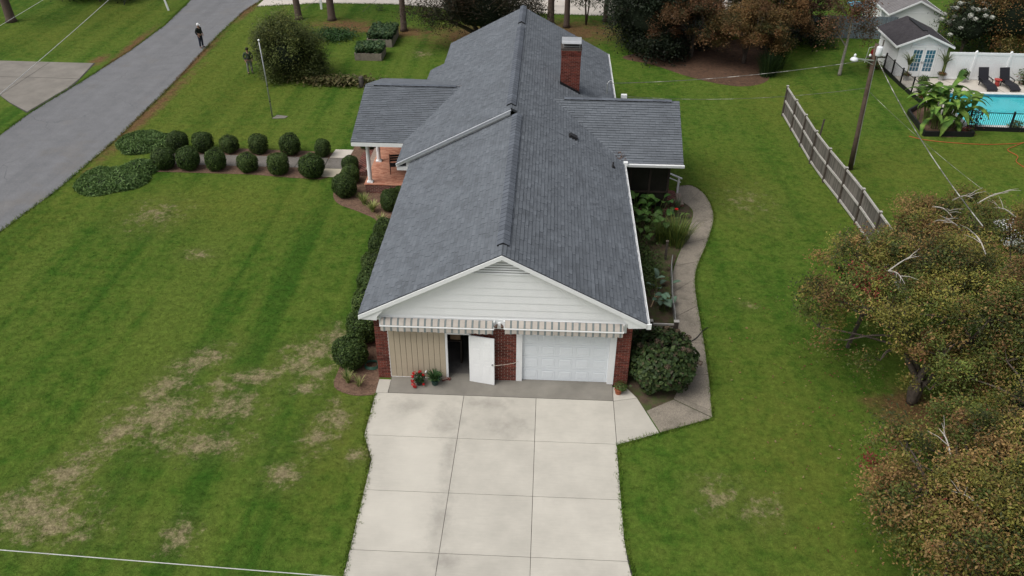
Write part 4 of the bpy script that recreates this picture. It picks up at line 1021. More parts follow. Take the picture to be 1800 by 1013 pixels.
def ground_leaves(name, label, cx, cy, rx_, ry_, n, pal, wts, size=.14, h=.3, cat='plant', kind=None):
    p = np.stack([RNG.normal(0, rx_/2, n), RNG.normal(0, ry_/2, n), RNG.random(n)*h], 1)
    if h > .9: p[:, :2] *= (.45 + .55*p[:, 2:]/h)
    o = obj(name, leaf_mesh(name, p, np.stack([RNG.normal(0,.5,n), RNG.normal(0,.5,n), np.ones(n)], 1), size*(.6+.8*RNG.random(n)), pick(pal, wts, n)*(.7+.6*RNG.random((n,1))), LEAF), None, (cx, cy, .02))
    return tag(o, label, cat) if not kind else tag(o, label, cat, kind=kind)
ground_leaves('weeds', 'low green weeds between garage wall and walkway', 5.5, 8.0, .9, 2.2, 2600, [(.05,.09,.02),(.08,.12,.03)], [1,1], .13, .28)
ground_leaves('ferny_plant', 'dark ferny plants behind the big hydrangea under the gutter', 5.1, 1.7, .8, 1.4, 900, [(.03,.075,.015),(.05,.10,.03)], [1,1], .16, .7)
# hydrangea
hy = thing('hydrangea', 'large hydrangea bush with fading pinkish heads beside the garage corner', 'shrub', (5.65,.55,0))
n = 7000; u = unit(RNG.normal(size=(n, 3))); k = .78 + .24*RNG.random((n, 1)) + .17*np.sin(u[:, :1]*6+1)*np.cos(u[:, 1:2]*5)*(.6+.4*np.sin(u[:, 2:]*7))
p = u*k*np.array([1.22,1.42,.95]); p[:, 2] += .88; ok = p[:, 2] > .05; p, u = p[ok], u[ok]; m = len(p)
col = pick([(.026,.048,.014),(.040,.070,.020),(.068,.098,.030),(.080,.074,.036),(.075,.05,.04)], [3,3.5,2.2,.7,.4], m)*(.7+.6*RNG.random((m, 1)))
obj('foliage', leaf_mesh('foliage', p, u*np.array([1,1,.8]) + np.array([0,0,.5]) + RNG.normal(0, .5, (m, 3)), .17*(.5+.8*RNG.random(m)), col, LEAF, .68), hy)
cb_ = lump((.92,1.1,.74), 5, .22, 3); [setattr(v.co, 'z', v.co.z + .80) for v in cb_.verts]; bm_obj('shade_core', cb_, M_CORE, hy)
fm = []
for i in range(3):
    q, uu = ball_pts(90, (.11,.11,.08), 1, .3); fm.append(leaf_mesh('flower_head', q, uu + RNG.normal(0,.4,(90,3)), np.full(90,.045), pick([(.17,.10,.08),(.20,.14,.10),(.17,.15,.08),(.11,.07,.06)], [2,2,2,2], 90), LEAF, .8))
for i in range(12):
    az, el = RNG.uniform(0, 2*PI), RNG.uniform(.15, 1.4)
    o = obj('flower_head', fm[i % 3], hy, (1.36*math.cos(az)*math.cos(el), 1.48*math.sin(az)*math.cos(el), .86 + .95*math.sin(el)))
for a_, b2 in (((0,0,0),(.1,0,.7)),((.1,.2,0),(.5,.5,.8)),((-.1,-.2,0),(-.4,-.6,.8))): MB().tube([a_, b2], [.05,.025], 6).build('stem', M_BARK, hy)
# ================================================================== trees
OLIVE, GREEN_, TAN, RUST, RED, DKG = (.205,.188,.040), (.102,.132,.027), (.295,.190,.070), (.195,.110,.043), (.22,.04,.032), (.048,.060,.017)
TIPS = []
def dogwood(name, label, base, ctr, R, z0, z1, ntips, per, lsize, pal, wts, seed, trunk_r=.14, group=None, bare=0, forks=5, barkm=None, cluster=(.36,.16), cat='tree', core=None, straight=False, low=.25):
    """spreading tree: forked trunk, limbs reaching to leaf clumps laid out in tiers over a dome"""
    r = np.random.default_rng(seed)
    t = thing(name, label, cat, (*base, 0), 0, group); ox, oy = base; cx, cy = ctr[0] - ox, ctr[1] - oy; Rx, Ry = R if hasattr(R, '__len__') else (R, R)
    tips = []; tlobe = []; nl = max(5, int(ntips/13)); lr0 = 1.22*math.sqrt(Rx*Ry/nl); L_c = []
    nt_ = nl; nlow = int(nl*low*1.6)
    for i in range(nl + nlow):
        if i < nt_: q = math.sqrt((i + .5)/nt_)*.92; a = i*2.39996 + r.uniform(-.35, .35); k = r.uniform(.72, 1.0)
        else: q = r.uniform(.45, .98); a = 2*PI*(i - nt_ + r.uniform(-.3, .3))/max(1, nlow); k = r.uniform(.08, .5)
        q *= 1 + .12*math.sin(3*a + seed) + .09*math.sin(5*a + seed*2)
        dome = math.sqrt(max(0, 1 - min(q, 1)**2*.82))
        L_c.append((cx + Rx*q*math.cos(a)*.94, cy + Ry*q*math.sin(a)*.94, z0 + (z1 - z0)*dome*k, lr0*r.uniform(.75, 1.25)))
    nl = nl + nlow; TIPS.clear()
    wl2 = np.array([l[3]**2 for l in L_c]); wl2 /= wl2.sum()
    flat = .55 if cat == 'tree' and cluster[1]/cluster[0] < .5 else .85
    for i in range(ntips):
        li = r.choice(nl, p=wl2); c_ = L_c[li]; d = r.normal(size=3); d /= np.linalg.norm(d); d[2] = abs(d[2]) - .25; k = r.uniform(.75, 1.05)
        tips.append((c_[0] + d[0]*c_[3]*k, c_[1] + d[1]*c_[3]*k, max(z0*.8, c_[2] + d[2]*c_[3]*flat*k))); tlobe.append(li)
    tlobe = np.array(tlobe); TIPS.extend(tips)
    limbs = []; wood = MB()
    fz = z0*.45 + .3
    for k in range(forks):
        a = 2*PI*k/forks + r.uniform(-.4, .4); e = Vector((cx*.8 + Rx*.45*math.cos(a), cy*.8 + Ry*.45*math.sin(a), z0 + (z1 - z0)*r.uniform(.25, .55)))
        s_ = Vector((r.normal(0,.05), r.normal(0,.05), fz*r.uniform(.5, 1))); mid = s_.lerp(e, .5) + Vector((r.normal(0,.15), r.normal(0,.15), .25))
        if straight: e = Vector((cx + r.normal(0,.08), cy + r.normal(0,.08), z1*.9)); s_ = Vector((0,0,z0*.4)); mid = s_.lerp(e, .5) + Vector((.05,0,0))
        path = catmull([(s_.x*.2, s_.y*.2, 0), s_, mid, e], 4); limbs.append(path)
        m_ = len(path); wood.tube(path, [trunk_r*(1 - .72*i/m_) for i in range(m_)], 7)
    twigs = MB()
    hub = []
    for c_ in L_c:
        tp = Vector((c_[0], c_[1], c_[2] - .25*c_[3])); best = sorted(((p - tp).length + .4*abs(p.z - tp.z) + (2 if p.z > tp.z + .4 else 0), i, j) for i, l_ in enumerate(limbs) for j, p in enumerate(l_) if j > 3)[r.integers(0, 3)]
        s_ = limbs[best[1]][best[2]]; mid = s_.lerp(tp, .5) + Vector((r.normal(0,.12), r.normal(0,.12), .15)); hub.append(tp)
        twigs.tube(catmull([s_, mid, tp], 3), [.05,.045,.04,.035,.03,.026,.02], 5, False)
    for ti_, tp in enumerate(tips):
        tp = Vector(tp); s_ = hub[tlobe[ti_]]; mid = s_.lerp(tp, .55) + Vector((r.normal(0,.08), r.normal(0,.08), .06))
        twigs.tube([s_, mid, tp], [.014,.010,.004], 3, False)
    wood.v += []; k0 = len(wood.v); wood.v += twigs.v; wood.t += twigs.t; wood.f += [tuple(i + k0 for i in f) for f in twigs.f]
    wood.build('trunk', barkm or M_BARK, t, True)
    n = ntips*per; ti = np.repeat(np.arange(ntips), per); T = np.array(tips)[ti]
    u = r.normal(size=(n, 3)); rad_ = (cluster[0]*r.uniform(.6, 1.35, ntips))[ti][:, None]
    off = u*np.array([.55, .55, .55*cluster[1]/cluster[0]*2])*rad_
    off[:, 2] -= .22*(off[:, 0]**2 + off[:, 1]**2)/np.maximum(rad_[:, 0], .1)
    P = T + off; nn = np.array([0,0,1.]) + r.normal(0, .40, (n, 3)) + off*.5
    wts = np.array(wts, float); wts /= wts.sum(); lobc = r.choice(len(pal), nl, p=wts); tipc = np.where(r.random(ntips) < .55, lobc[tlobe], r.choice(len(pal), ntips, p=wts)); own = r.random(n) < .72
    ci = np.where(own, tipc[ti], r.choice(len(pal), n, p=wts)); col = np.array(pal)[ci]*(.75 + .45*r.random((n, 1)))*((r.uniform(.72, 1.22, ntips)*r.uniform(.75, 1.2, nl)[tlobe])[ti][:, None])
    obj('crown', leaf_mesh('crown', P, nn, lsize*(.5 + 1.0*r.random(n)), col, LEAF, .5, .2, droop=.35), t)
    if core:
        cb_ = lump((Rx*core, Ry*core, (z1 - z0)*.5*core), seed, .25, 3)  # solid dark lump added inside crown to block light and deepen shade
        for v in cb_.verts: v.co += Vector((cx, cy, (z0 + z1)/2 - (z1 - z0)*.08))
        bm_obj('shade_core', cb_, M_CORE, t)
    if bare:
        for k in range(bare):
            db = MB()
            inner = [q for q in tips if math.hypot((q[0]-cx)/Rx, (q[1]-cy)/Ry) < .55 and q[2] > (z0+z1)/2]; s_ = Vector(inner[r.integers(len(inner))]); s_.z += .12; d = Vector((r.normal(), r.normal(), .25)).normalized()
            e = s_ + d*r.uniform(.7, 1.4); mid = s_.lerp(e, .5) + Vector((0,0,.15)); db.tube(catmull([s_, mid, e], 3), [.03,.026,.022,.018,.014,.01,.005], 4, False)
            for q in range(3):
                b0 = s_.lerp(e, r.uniform(.3, .8)); b0.z += .1; d2 = (d + Vector((r.normal(0,.7), r.normal(0,.7), .2))).normalized(); db.tube([b0, b0 + d2*.3 + Vector((0,0,.05)), b0 + d2*.6], [.012,.009,.003], 4, False)
            db.build('dead_branch', mat('bleached_twig', (.42,.39,.35), .9, .2, 9), t)
    return t
GD = 'dogwoods along the right side'
dogwood('dogwood', 'olive and rust dogwood with dark forked trunk showing, beside the right lawn', (14.35,-.35), (14.8,1.3), (4.6,3.8), 2.0, 5.2, 430, 250, .086, [OLIVE,GREEN_,TAN,RUST,RED,DKG], [4,4,1.7,1.6,.03,2], 21, .15, GD, 4, 5, low=.4)
dogwood('dogwood', 'rusty dogwood behind the forked one, reaching over the wooden fence and white car', (18.3,5.2), (18.2,5.3), (4.4,3.2), 1.9, 4.6, 260, 260, .086, [OLIVE,GREEN_,TAN,RUST,RED,DKG], [3,2.4,2.6,2.6,.05,1.6], 22, .14, GD, 7, 5, low=.35)
dogwood('dogwood', 'dogwood with red sprigs in the bottom right corner', (13.4,-8.2), (13.3,-7.5), (3.55,3.8), 1.3, 4.2, 380, 250, .086, [OLIVE,GREEN_,TAN,RUST,RED,DKG], [4,3.4,2.0,2.0,.16,2], 53, .15, GD, 3, 5, core=.4, low=.4)
dogwood('dogwood', 'greener dogwood in the shade at the right edge below the forked one', (17.2,-3.2), (17.1,-3.2), (3.0,3.2), 1.4, 4.3, 280, 250, .086, [OLIVE,GREEN_,TAN,RUST,DKG], [4,4,1.4,1.6,3], 24, .14, GD, 0, 4, core=.4, low=.45)
dogwood('dogwood', 'tan leaved dogwood at the far right of the bottom corner', (17.0,-7.6), (16.6,-7.4), (3.3,3.4), 1.6, 4.6, 270, 250, .086, [OLIVE,TAN,RUST,RED,DKG], [4,3,2.2,.15,2], 25, .14, GD, 2, 4, core=.4, low=.4)
GB = 'trees at the back of the yard'
dogwood('oak_tree', 'dark brownish oak overhanging behind the left side of the roof', (-3.6,38.2), (-3.9,37.2), (5.0,3.4), .9, 5.6, 270, 200, .12, [(.030,.030,.012),(.045,.034,.014),(.06,.035,.017),(.02,.024,.01)], [3,3,1.5,3], 31, .24, GB, cluster=(.65,.35), core=.45)
dogwood('holly_tree', 'very dark evergreen tree behind the house beside the chimney side', (8.7,38.6), (8.6,38.3), (3.3,3.1), .3, 6.2, 300, 150, .16, [(.010,.017,.008),(.015,.024,.010),(.022,.032,.012)], [4,4,1], 32, .22, GB, cluster=(.75,.45), core=.72, low=.45)
dogwood('small_tree', 'reddish brown dogwood in front of the dark evergreen', (11.4,36.6), (11.1,35.8), (2.7,2.2), 1.3, 4.4, 140, 260, .105, [(0.143,0.068,0.031),(0.122,0.068,0.029),(0.184,0.099,0.041),(0.054,0.051,0.019)], [4,4,.7,2], 33, .12, GB)
dogwood('small_tree', 'rust and olive dogwood over the leaf litter bed', (14.9,35.4), (14.8,34.7), (2.9,2.1), 1.3, 4.2, 160, 260, .105, [(0.150,0.078,0.031),(0.129,0.085,0.029),(0.204,0.122,0.044),(0.068,0.065,0.019)], [3,4,2,2], 34, .12, GB)
dogwood('small_tree', 'orange tinged dogwood in front of the blue grey fence', (16.9,38.6), (16.8,37.8), (3.0,2.2), 1.5, 5.2, 160, 230, .11, [(0.170,0.088,0.031),(0.136,0.088,0.031),RUST,(0.061,0.058,0.019)], [3,3,2,2], 35, .13, GB)
dogwood('small_tree', 'tall olive and rust tree rising behind the other dogwoods', (13.3,40.3), (13.2,39.4), (3.4,2.2), 1.2, 5.4, 170, 230, .11, [(0.116,0.082,0.029),(0.054,0.058,0.018),RUST,(0.034,0.037,0.014)], [3,3,2,3], 36, .14, GB)
dogwood('small_tree', 'dark maroon leaved tree left of the slender pale trunk', (20.0,40.6), (19.8,40.2), (2.4,1.7), 1.2, 5.2, 120, 200, .12, [(.085,.045,.028),(.05,.045,.02),(.13,.065,.034)], [4,4,2], 37, .12, GB)
dogwood('slender_tree', 'slender tree with pale straight trunk and sparse rusty crown', (21.0,33.4), (21.1,33.6), (1.5,1.3), 2.5, 5.6, 70, 110, .12, [(.15,.07,.036),(.09,.065,.028),(.21,.10,.045)], [4,3,1], 38, .13, GB, 0, 1, M_GREYBARK, straight=True, cluster=(.45,.4))
dogwood('shade_tree', 'broad rust brown tree behind the white fence at top right', (34.0,40.2), (33.8,39.8), (3.4,2.6), .7, 5.4, 260, 190, .13, [(.19,.10,.036),(.13,.10,.032),(.09,.085,.028),(.25,.125,.045)], [4,3,2,1.5], 39, .16, GB, cluster=(.7,.45), core=.75)
dogwood('bushy_tree', 'dense loose green bush tree beside the flagpole on the front lawn', (-15.6,30.6), (-15.95,30.8), (2.5,2.1), .15, 3.7, 330, 160, .11, [(.082,.108,.027),(.118,.142,.038),(.165,.18,.05),(.05,.068,.02)], [4,4,1.6,2.5], 40, .10, None, 0, 6, cluster=(.42,.40), core=.74, low=.4)
# crape myrtle with white heads
cm_ = dogwood('flowering_tree', 'dark green tree covered with white blossom heads behind the pool house', (31.2,38.9), (31.2,38.8), (1.75,1.5), .9, 3.3, 70, 110, .15, [(.018,.032,.014),(.028,.045,.018)], [1,1], 41, .09, GB, 0, 5, cluster=(.5,.4), core=.7)
q, uu = ball_pts(46, (.20,.20,.15), 1, .5); wf = leaf_mesh('blossom_head', q, uu, np.full(46,.13), pick([(.62,.62,.56),(.50,.52,.44)], [2,1], 46), LEAF, .9)
BT = sorted(TIPS, key=lambda q: -q[2] + .6*q[1])[:52]
for i in range(52):
    az = RNG.uniform(0, 2*PI); qq = math.sqrt(RNG.random()); tp = BT[i % len(BT)]; obj('blossom_head', wf, cm_, (tp[0] + RNG.uniform(-.1,.1), tp[1] - .1 + RNG.uniform(-.1,.1), tp[2] + .12))
# pines: trunks with straw at the foot, crowns high above
def pine(x, y, r0, h, label, lean=(0, 0), group='tall pines behind the house', z0=7.5):
    t = thing('pine_tree', label, 'tree', (x, y, 0), 0, group)
    tr = MB(); m_ = 10; pts = [(lean[0]*(i/m_)**1.3, lean[1]*i/m_, h*i/m_) for i in range(m_ + 1)]; rr = [r0*(1 - .75*i/m_) for i in range(m_ + 1)]; rr[0] = r0*1.35
    pts.insert(1, (0, 0, .25)); rr.insert(1, r0*1.05)
    tr.tube(pts, rr, 12); tr.build('trunk', M_PINEBARK, t, True)
    n = 2600; k = 46; c_ = np.stack([RNG.normal(0, 1.5, k) + lean[0], RNG.normal(0, 1.5, k) + lean[1], RNG.uniform(z0, h + .6, k)], 1); P = c_[RNG.integers(0, k, n)] + RNG.normal(0, .42, (n, 3))
    obj('crown', leaf_mesh('crown', P, RNG.normal(size=(n, 3)), .42*(.6+.8*RNG.random(n)), pick([(.03,.05,.018),(.045,.07,.022),(.02,.034,.014)], [1,1,1], n), LEAF, .16), t)
    return t
pine(-18.6,43.6,.27,15,'pine trunk leaning slightly, leftmost of those on the far lawn',(-1.2,0)); pine(-15.95,43.6,.30,16,'thick pine trunk ringed by straw left of the raised beds',(-.6,0)); pine(-9.85,41.2,.24,15,'pine trunk standing right behind the raised beds',(-.3,0))
pine(1.35,43.7,.27,16,'thick dark pine trunk just right of the roof peak',(.1,0)); pine(2.6,43.0,.23,15,'narrower reddish pine trunk second to the right of the roof peak',(.1,0)); pine(5.7,44.8,.20,15,'dark pine trunk at the edge of the evergreen',(0,0))
pine(-40.7,41.4,.34,16,'thick pine trunk on the neighbour lawn across the road',(-1,0))
sp_ = thing('pine_sapling', 'small twin stemmed young pine between trunk and evergreen', 'tree', (4.15,43.8,0))
MB().tube([(0,0,0),(-.1,0,1.2),(-.25,0,3.6)], [.09,.07,.03], 7).tube([(.02,0,.2),(.15,0,1.4),(.22,0,3.2)], [.07,.05,.02], 7).build('trunk', M_PINEBARK, sp_, True)
n = 900; P = np.stack([RNG.normal(0,.7,n), RNG.normal(0,.7,n), RNG.uniform(1.5,4.2,n)], 1); obj('crown', leaf_mesh('crown', P, RNG.normal(size=(n,3)), np.full(n,.42), pick([(.035,.055,.02),(.05,.075,.025)], [1,1], n), LEAF, .12), sp_)
# bushes in the litter bed
clump(16.1,33.0,'dark green cane-like plants at the edge of the leaf litter bed', 260, 1.7, .07, [(.022,.045,.014),(.035,.065,.02),(.05,.085,.026)], (4,3,1), lean=(.1,.8), base_r=.6, name='cane_plant')
clump(16.9,34.6,'second dark green cane plant behind the first by the litter bed', 200, 2.0, .08, [(.018,.036,.012),(.03,.055,.018)], (4,3), lean=(.1,.75), base_r=.6, name='cane_plant')
dogwood('dark_shrub', 'dark shrubs along the foot of the blue grey fence', (20.6,39.6), (20.4,39.5), (2.2,.9), .1, 1.5, 45, 90, .17, [(.02,.035,.014),(.03,.05,.018),(.045,.06,.02)], [3,3,1], 43, .04, None, cat='shrub', cluster=(.5,.4))
dogwood('dark_shrub', 'rounded dark shrub low in front of the evergreen behind the house', (9.4,35.4), (9.4,35.4), (1.8,1.1), .1, 1.6, 45, 90, .17, [(.012,.02,.01),(.02,.03,.012)], [3,2], 44, .04, None, cat='shrub', cluster=(.5,.4))
dogwood('dark_shrub', 'dark shrub added in place of shadow on the neighbour lawn at the top left', (-36.5,47.5), (-36.5,47.5), (3.2,1.2), .1, 2.4, 60, 90, .2, [(.015,.025,.01),(.03,.035,.014)], [3,2], 45, .04, None, cat='shrub', cluster=(.6,.5))  # added shrub; its dark foliage stands in for shadow on this lawn
ground_leaves('ground_cover', 'dark green leafy ground cover patch left of the raised beds', -14.9, 39.2, 1.7, 1.4, 3000, [(.022,.06,.014),(.035,.085,.02)], [1,1], .16, .45)
ground_leaves('dry_grass_border', 'dry yellow green daylily border behind the porch ridge', -12.2, 29.5, 2.6, .7, 1800, [(.13,.12,.045),(.09,.10,.03),(.17,.14,.06)], [1,1,1], .22, .45)
ground_leaves('seedling', 'tiny lone seedling on the far lawn near the street', -12.7, 46.5, .3, .3, 60, [(.03,.05,.02)], [1], .14, .45)
# fallen leaves
def litter(name, label, boxes, pal, wts, size):
    P = np.concatenate([np.stack([RNG.uniform(a, b_, n_), RNG.uniform(c_, d_, n_), RNG.uniform(.03,.06,n_)], 1) for a, b_, c_, d_, n_ in boxes]); m = len(P)
    ok = np.ones(m, bool)
    o = obj(name, leaf_mesh(name, P, np.stack([RNG.normal(0,.25,m), RNG.normal(0,.25,m), np.ones(m)], 1), size*(.6+.8*RNG.random(m)), pick(pal, wts, m)*(.7+.6*RNG.random((m,1))), LEAF))
    return tag(o, label, 'leaves', kind='stuff')
litter_roof = True
litter('fallen_leaves', 'scattered fallen dogwood leaves on the right lawn', [(8.2,16,-8.5,6,260),(11,17,-4,3,240),(7,19,30,34,60)], [(.22,.13,.06),(.16,.07,.03),(.30,.22,.12)], [2,2,1], .09)

# ================================================================== things on the lawn and by the house
M_GREYWOOD = tinted('weathered_board', (.130,.118,.104), .9, .35, .5, 60, .2)
M_RAIL = mat('pale_rail', (.42,.40,.37), .85, .18, 4, .4, 50)
M_POST = mat('dark_post', (.085,.07,.058), .9, .3, 6, .4, 40)
fe = thing('wooden_fence', 'grey weathered board fence with pale rails running along the right lawn', 'fence', (15.6,25.8,0))
fpts = [Vector((15.58,25.85,0)), Vector((15.62,18.3,0)), Vector((16.08,13.2,0)), Vector((16.25,8.2,0)), Vector((16.3,5.8,0))]
def along(s):
    for a, b_ in zip(fpts, fpts[1:]):
        L = (b_ - a).length
        if s <= L: return a.lerp(b_, s/L), (b_ - a).normalized()
        s -= L
    return fpts[-1].copy(), (fpts[-1] - fpts[-2]).normalized()
TOT = sum((b_ - a).length for a, b_ in zip(fpts, fpts[1:])); np_ = 9; O_ = Vector((15.6,25.8,0))
bm_ = []
for k in range(5):
    q = MB(); q.cur = .15 + .17*k; q.box(-.009,.009,-.058,.058,.10,1.78 + .015*k); bm_.append(q.mesh('board', M_GREYWOOD))
s = .06; rf = random.Random(8)
while s < TOT - .05:
    p, d = along(s); o = obj('board', bm_[rf.randrange(5)], fe, p - O_ + Vector((0,0,rf.uniform(-.01,.01)))); o.rotation_euler = (0,0,math.atan2(-d.x, d.y)); s += .122
for k in range(np_ + 1):
    p, d = along(TOT*k/np_); p = p - O_ - Vector((.05,0,0)); MB().bar(p, p + Vector((0,0,1.88)), .10, .10).build('post', M_POST, fe); MB().box(p.x-.065,p.x+.065,p.y-.065,p.y+.065,1.882,1.92).build('post_cap', M_RAIL, fe)
for k in range(np_):
    a, _ = along(TOT*k/np_ + .06); b_, _ = along(TOT*(k+1)/np_ - .06)
    for z in (.16, .98, 1.79):
        MB().bar(a - O_ + Vector((-.045,0,z)), b_ - O_ + Vector((-.045,0,z)), .055, .10).build('rail', M_RAIL, fe)
ps = MB(); ps.bar((0,0,0),(.28,.1,1.65),.11,.11); o = ps.build('wood_post', M_POST, None); o.location = (13.0,2.75,0); tag(o, 'leaning old wooden post under the dogwood at the lawn edge', 'post')
ps = MB(); ps.bar((0,0,0),(.12,0,2.25),.07,.07); o = ps.build('stake', M_POST, None); o.location = (15.95,19.9,0); tag(o, 'dark thin stake poking up behind the wooden fence', 'stake')
# garden gate frame, edging, stake, hose on the right bed
gf = thing('garden_gate', 'small wooden wire gate frame between hydrangea and vegetable bed', 'gate', (5.95,2.75,0))
for x in (-.5,.48): MB().box(x-.08,x+.08,-.06,.06,0,.95).build('post', M_POST, gf); MB().box(x-.10,x+.10,-.08,.08,.952,.98).build('post_cap', M_RAIL, gf)
for z in (.14,.80): MB().box(-.419,.399,-.03,.03,z-.035,z+.035).build('rail', M_RAIL, gf)
wr = MB()
for k in range(9): wr.bar((-.41+.1*k,.032,.16),(-.41+.1*k,.032,.79),.008,.008)
for k in range(6): wr.bar((-.41,.034,.2+.11*k),(.39,.034,.2+.11*k),.008,.008)
wr.build('wire_mesh', M_GALV, gf)
ed_ = MB(); P = catmull([(6.47,2.9,.0),(6.6,4.2,0),(6.62,5.1,0),(6.75,6.6,0),(6.85,7.7,0),(6.98,8.5,0)], 4)
for a, b_ in zip(P, P[1:]): ed_.bar(a + Vector((0,0,.22)), b_ + Vector((0,0,.22)), .035, .40)
tag(ed_.build('bed_edging', mat('edging', (.20,.20,.19), .8, .3, 5), None), 'low grey edging along the vegetable bed beside the walkway', 'edging')
ps = MB(); ps.bar((0,0,0),(0,0,.95),.09,.09); ps.box(-.06,.06,-.06,.06,.951,.97); o = ps.build('wood_post', M_POST, None); o.location = (6.72,8.75,0); tag(o, 'dark wooden post at the end of the bed edging by the tall grass', 'post')
ps = MB(); ps.tube([(0,0,0),(0,0,.75)], .015, 6); ps.lathe([(.03,.75),(.05,.78),(.01,.82)], (0,0,0), 8); o = ps.build('garden_light', M_BLACK, None); o.location = (5.35,9.0,0); tag(o, 'thin garden light stake among weeds by the garage wall', 'garden light')
hs_ = MB(); hs_.tube(catmull([(5.2,4.8,.03),(5.6,4.3,.05),(5.75,3.4,.04),(5.9,2.2,.04),(6.4,2.55,.06),(6.9,2.62,.055),(7.3,2.95,.055),(7.62,3.45,.05),(7.85,3.7,.04)], 6), .018, 6)
tag(hs_.build('hose', M_BLACK, None), 'black hose lying across the aggregate walkway', 'hose')
hc = MB(); pts = []
for i in range(110):
    a = i*2*PI/24; r_ = .27 - .012*(i // 24); pts.append((r_*math.cos(a), r_*math.sin(a)*.9, .03 + .028*(i // 24) + .01*math.sin(a*3)))
hc.tube(pts, .014, 5); o = hc.build('hose_coil', mat('green_hose', (.045,.12,.085), .5), None); o.location = (-4.82,.62,0); tag(o, 'coiled green garden hose on the mulch by the left brick corner', 'hose')
br_ = MB(); br_.tube([(0,0,0),(.2,.5,.12),(.25,1.1,.05)], [.03,.025,.012], 5); br_.tube([(.2,.5,.12),(.45,.75,.2)], [.015,.008], 5); o = br_.build('branch', mat('bare_wood', (.42,.30,.18), .8), None); o.location = (5.75,5.0,.02); tag(o, 'peeled pale branch lying in the vegetable bed', 'branch')
# pots in front of the garage
def pot_mesh(r, h, m, nm='pot'):
    return MB().lathe([(r*.7,0),(r*.95,h*.85),(r*1.06,h*.85),(r*1.06,h),(r*.9,h),(r*.85,h*.86),(.01,h*.85)], n=16).mesh(nm, m)
M_TERRA = mat('terracotta', (.30,.095,.045), .8, .2, 5, .2, 50)
fp_ = thing('flower_pot', 'pot of red flowering plant standing before the beige panel', 'plant pot', (-2.93,-.36,.062))
o = obj('pot', pot_mesh(.15,.22,mat('dark_pot',(.03,.03,.03),.6)), fp_)
q, uu = ball_pts(420, (.26,.26,.22), 1, .5); q[:, 2] += .34; obj('foliage', leaf_mesh('foliage', q, uu + RNG.normal(0,.5,(420,3)), np.full(420,.085), pick([(.02,.055,.014),(.035,.085,.02),(.015,.035,.012)], [2,1,2], 420), LEAF), fp_)
for (x, y, z, s) in [(-.22,.12,.48,1.1),(-.28,.0,.40,.9),(.02,.18,.52,1.),(-.26,-.12,.25,1.1),(-.22,-.2,.14,1.1),(-.16,-.24,.06,.9),(.16,.05,.45,.8),(.20,-.16,.14,.6)]:
    q, uu = ball_pts(34, (.085*s,.085*s,.07*s), 1, .4); obj('blossom', leaf_mesh('blossom', q, uu, np.full(34,.065), pick([(.62,.015,.02),(.45,.01,.015)], [2,1], 34), LEAF, .8), fp_, (x, y, z))
fp_.scale = (.85,.85,.85)
fn = thing('fern_pot', 'pot of green fern standing right of the red flowers', 'plant pot', (-2.38,-.33,.062))
obj('pot', pot_mesh(.14,.2,mat('green_pot',(.02,.05,.04),.6)), fn); obj('foliage', cmesh('foliage', *blades(190, .42, .04, [(.05,.11,.035),(.035,.085,.025),(.08,.14,.05)], (2,2,1), lean=(.3,1.25), base_r=.08)), fn, (0,0,.18))
wc = thing('watering_can', 'dark green watering can with pale rose behind the fern pot', 'watering can', (-2.36,-.07,.08))
M_CAN = mat('can_green', (.008,.055,.045), .4, .1, 4)
MB().lathe([(.12,0),(.125,.02),(.125,.22),(.11,.25),(.10,.25),(.11,.22),(.11,.20)], n=18).build('body', M_CAN, wc, True)
MB().tube([(-.11,0,.06),(-.22,0,.18),(-.34,0,.30)], [.028,.022,.016], 8).build('spout', M_CAN, wc, True)
MB().tube(catmull([(.11,0,.06),(.20,0,.14),(.17,0,.28),(.04,0,.36),(-.06,0,.25)], 4), .012, 7).build('handle', M_CAN, wc, True)
o = MB().lathe([(.016,0),(.05,.05),(.055,.06),(.04,.065)], n=12).build('rose', M_WHITE, wc, True); o.location = (-.33,0,.29); o.rotation_euler = (0,rad(-50),0)
rp_ = thing('terracotta_pot', 'small terracotta pot with trailing green plant at the right garage corner', 'plant pot', (4.12,-.42,.02))
obj('pot', pot_mesh(.14,.22,M_TERRA), rp_); q, uu = ball_pts(330, (.26,.24,.15), 1, .6); q += np.array([.10,.08,.28]); obj('foliage', leaf_mesh('foliage', q, uu + np.array([0,0,.6]), np.full(330,.075), pick([(.08,.12,.03),(.05,.09,.02),(.12,.14,.05)], [1,2,1], 330), LEAF), rp_)
bk = MB(); bk.obox((0,0,.035),(.20,.10,.065), Matrix.Rotation(.5,3,'Z')); bk.obox((.11,.05,.03),(.20,.10,.06), Matrix.Rotation(-.3,3,'Z')); o = bk.build('loose_bricks', M_BRICKW, None); o.location = (-2.06,-.10,.075); tag(o, 'loose broken bricks at the foot of the beige panel edge', 'brick')
sb_ = thing('storage_box', 'brown cardboard box dimly seen inside the dark garage doorway', 'box', (-1.75,1.1,1.15)); MB().box(-.18,.18,-.2,.2,0,.3).build('body', mat('cardboard', (.22,.15,.09), .9), sb_); MB().box(-.182,.182,-.03,.03,.301,.303).build('tape', mat('tape', (.30,.22,.13), .4), sb_)
sh_ = thing('shelf', 'dark wooden shelf inside the garage behind the beige panel', 'shelf', (-2.6,1.1,.08)); MB().box(-1.2,1.1,-.25,.25,1.02,1.06).build('board', M_DARK, sh_)
for x in (-1.15,1.05): MB().box(x-.03,x+.03,-.22,.22,0,1.019).build('leg', M_DARK, sh_)
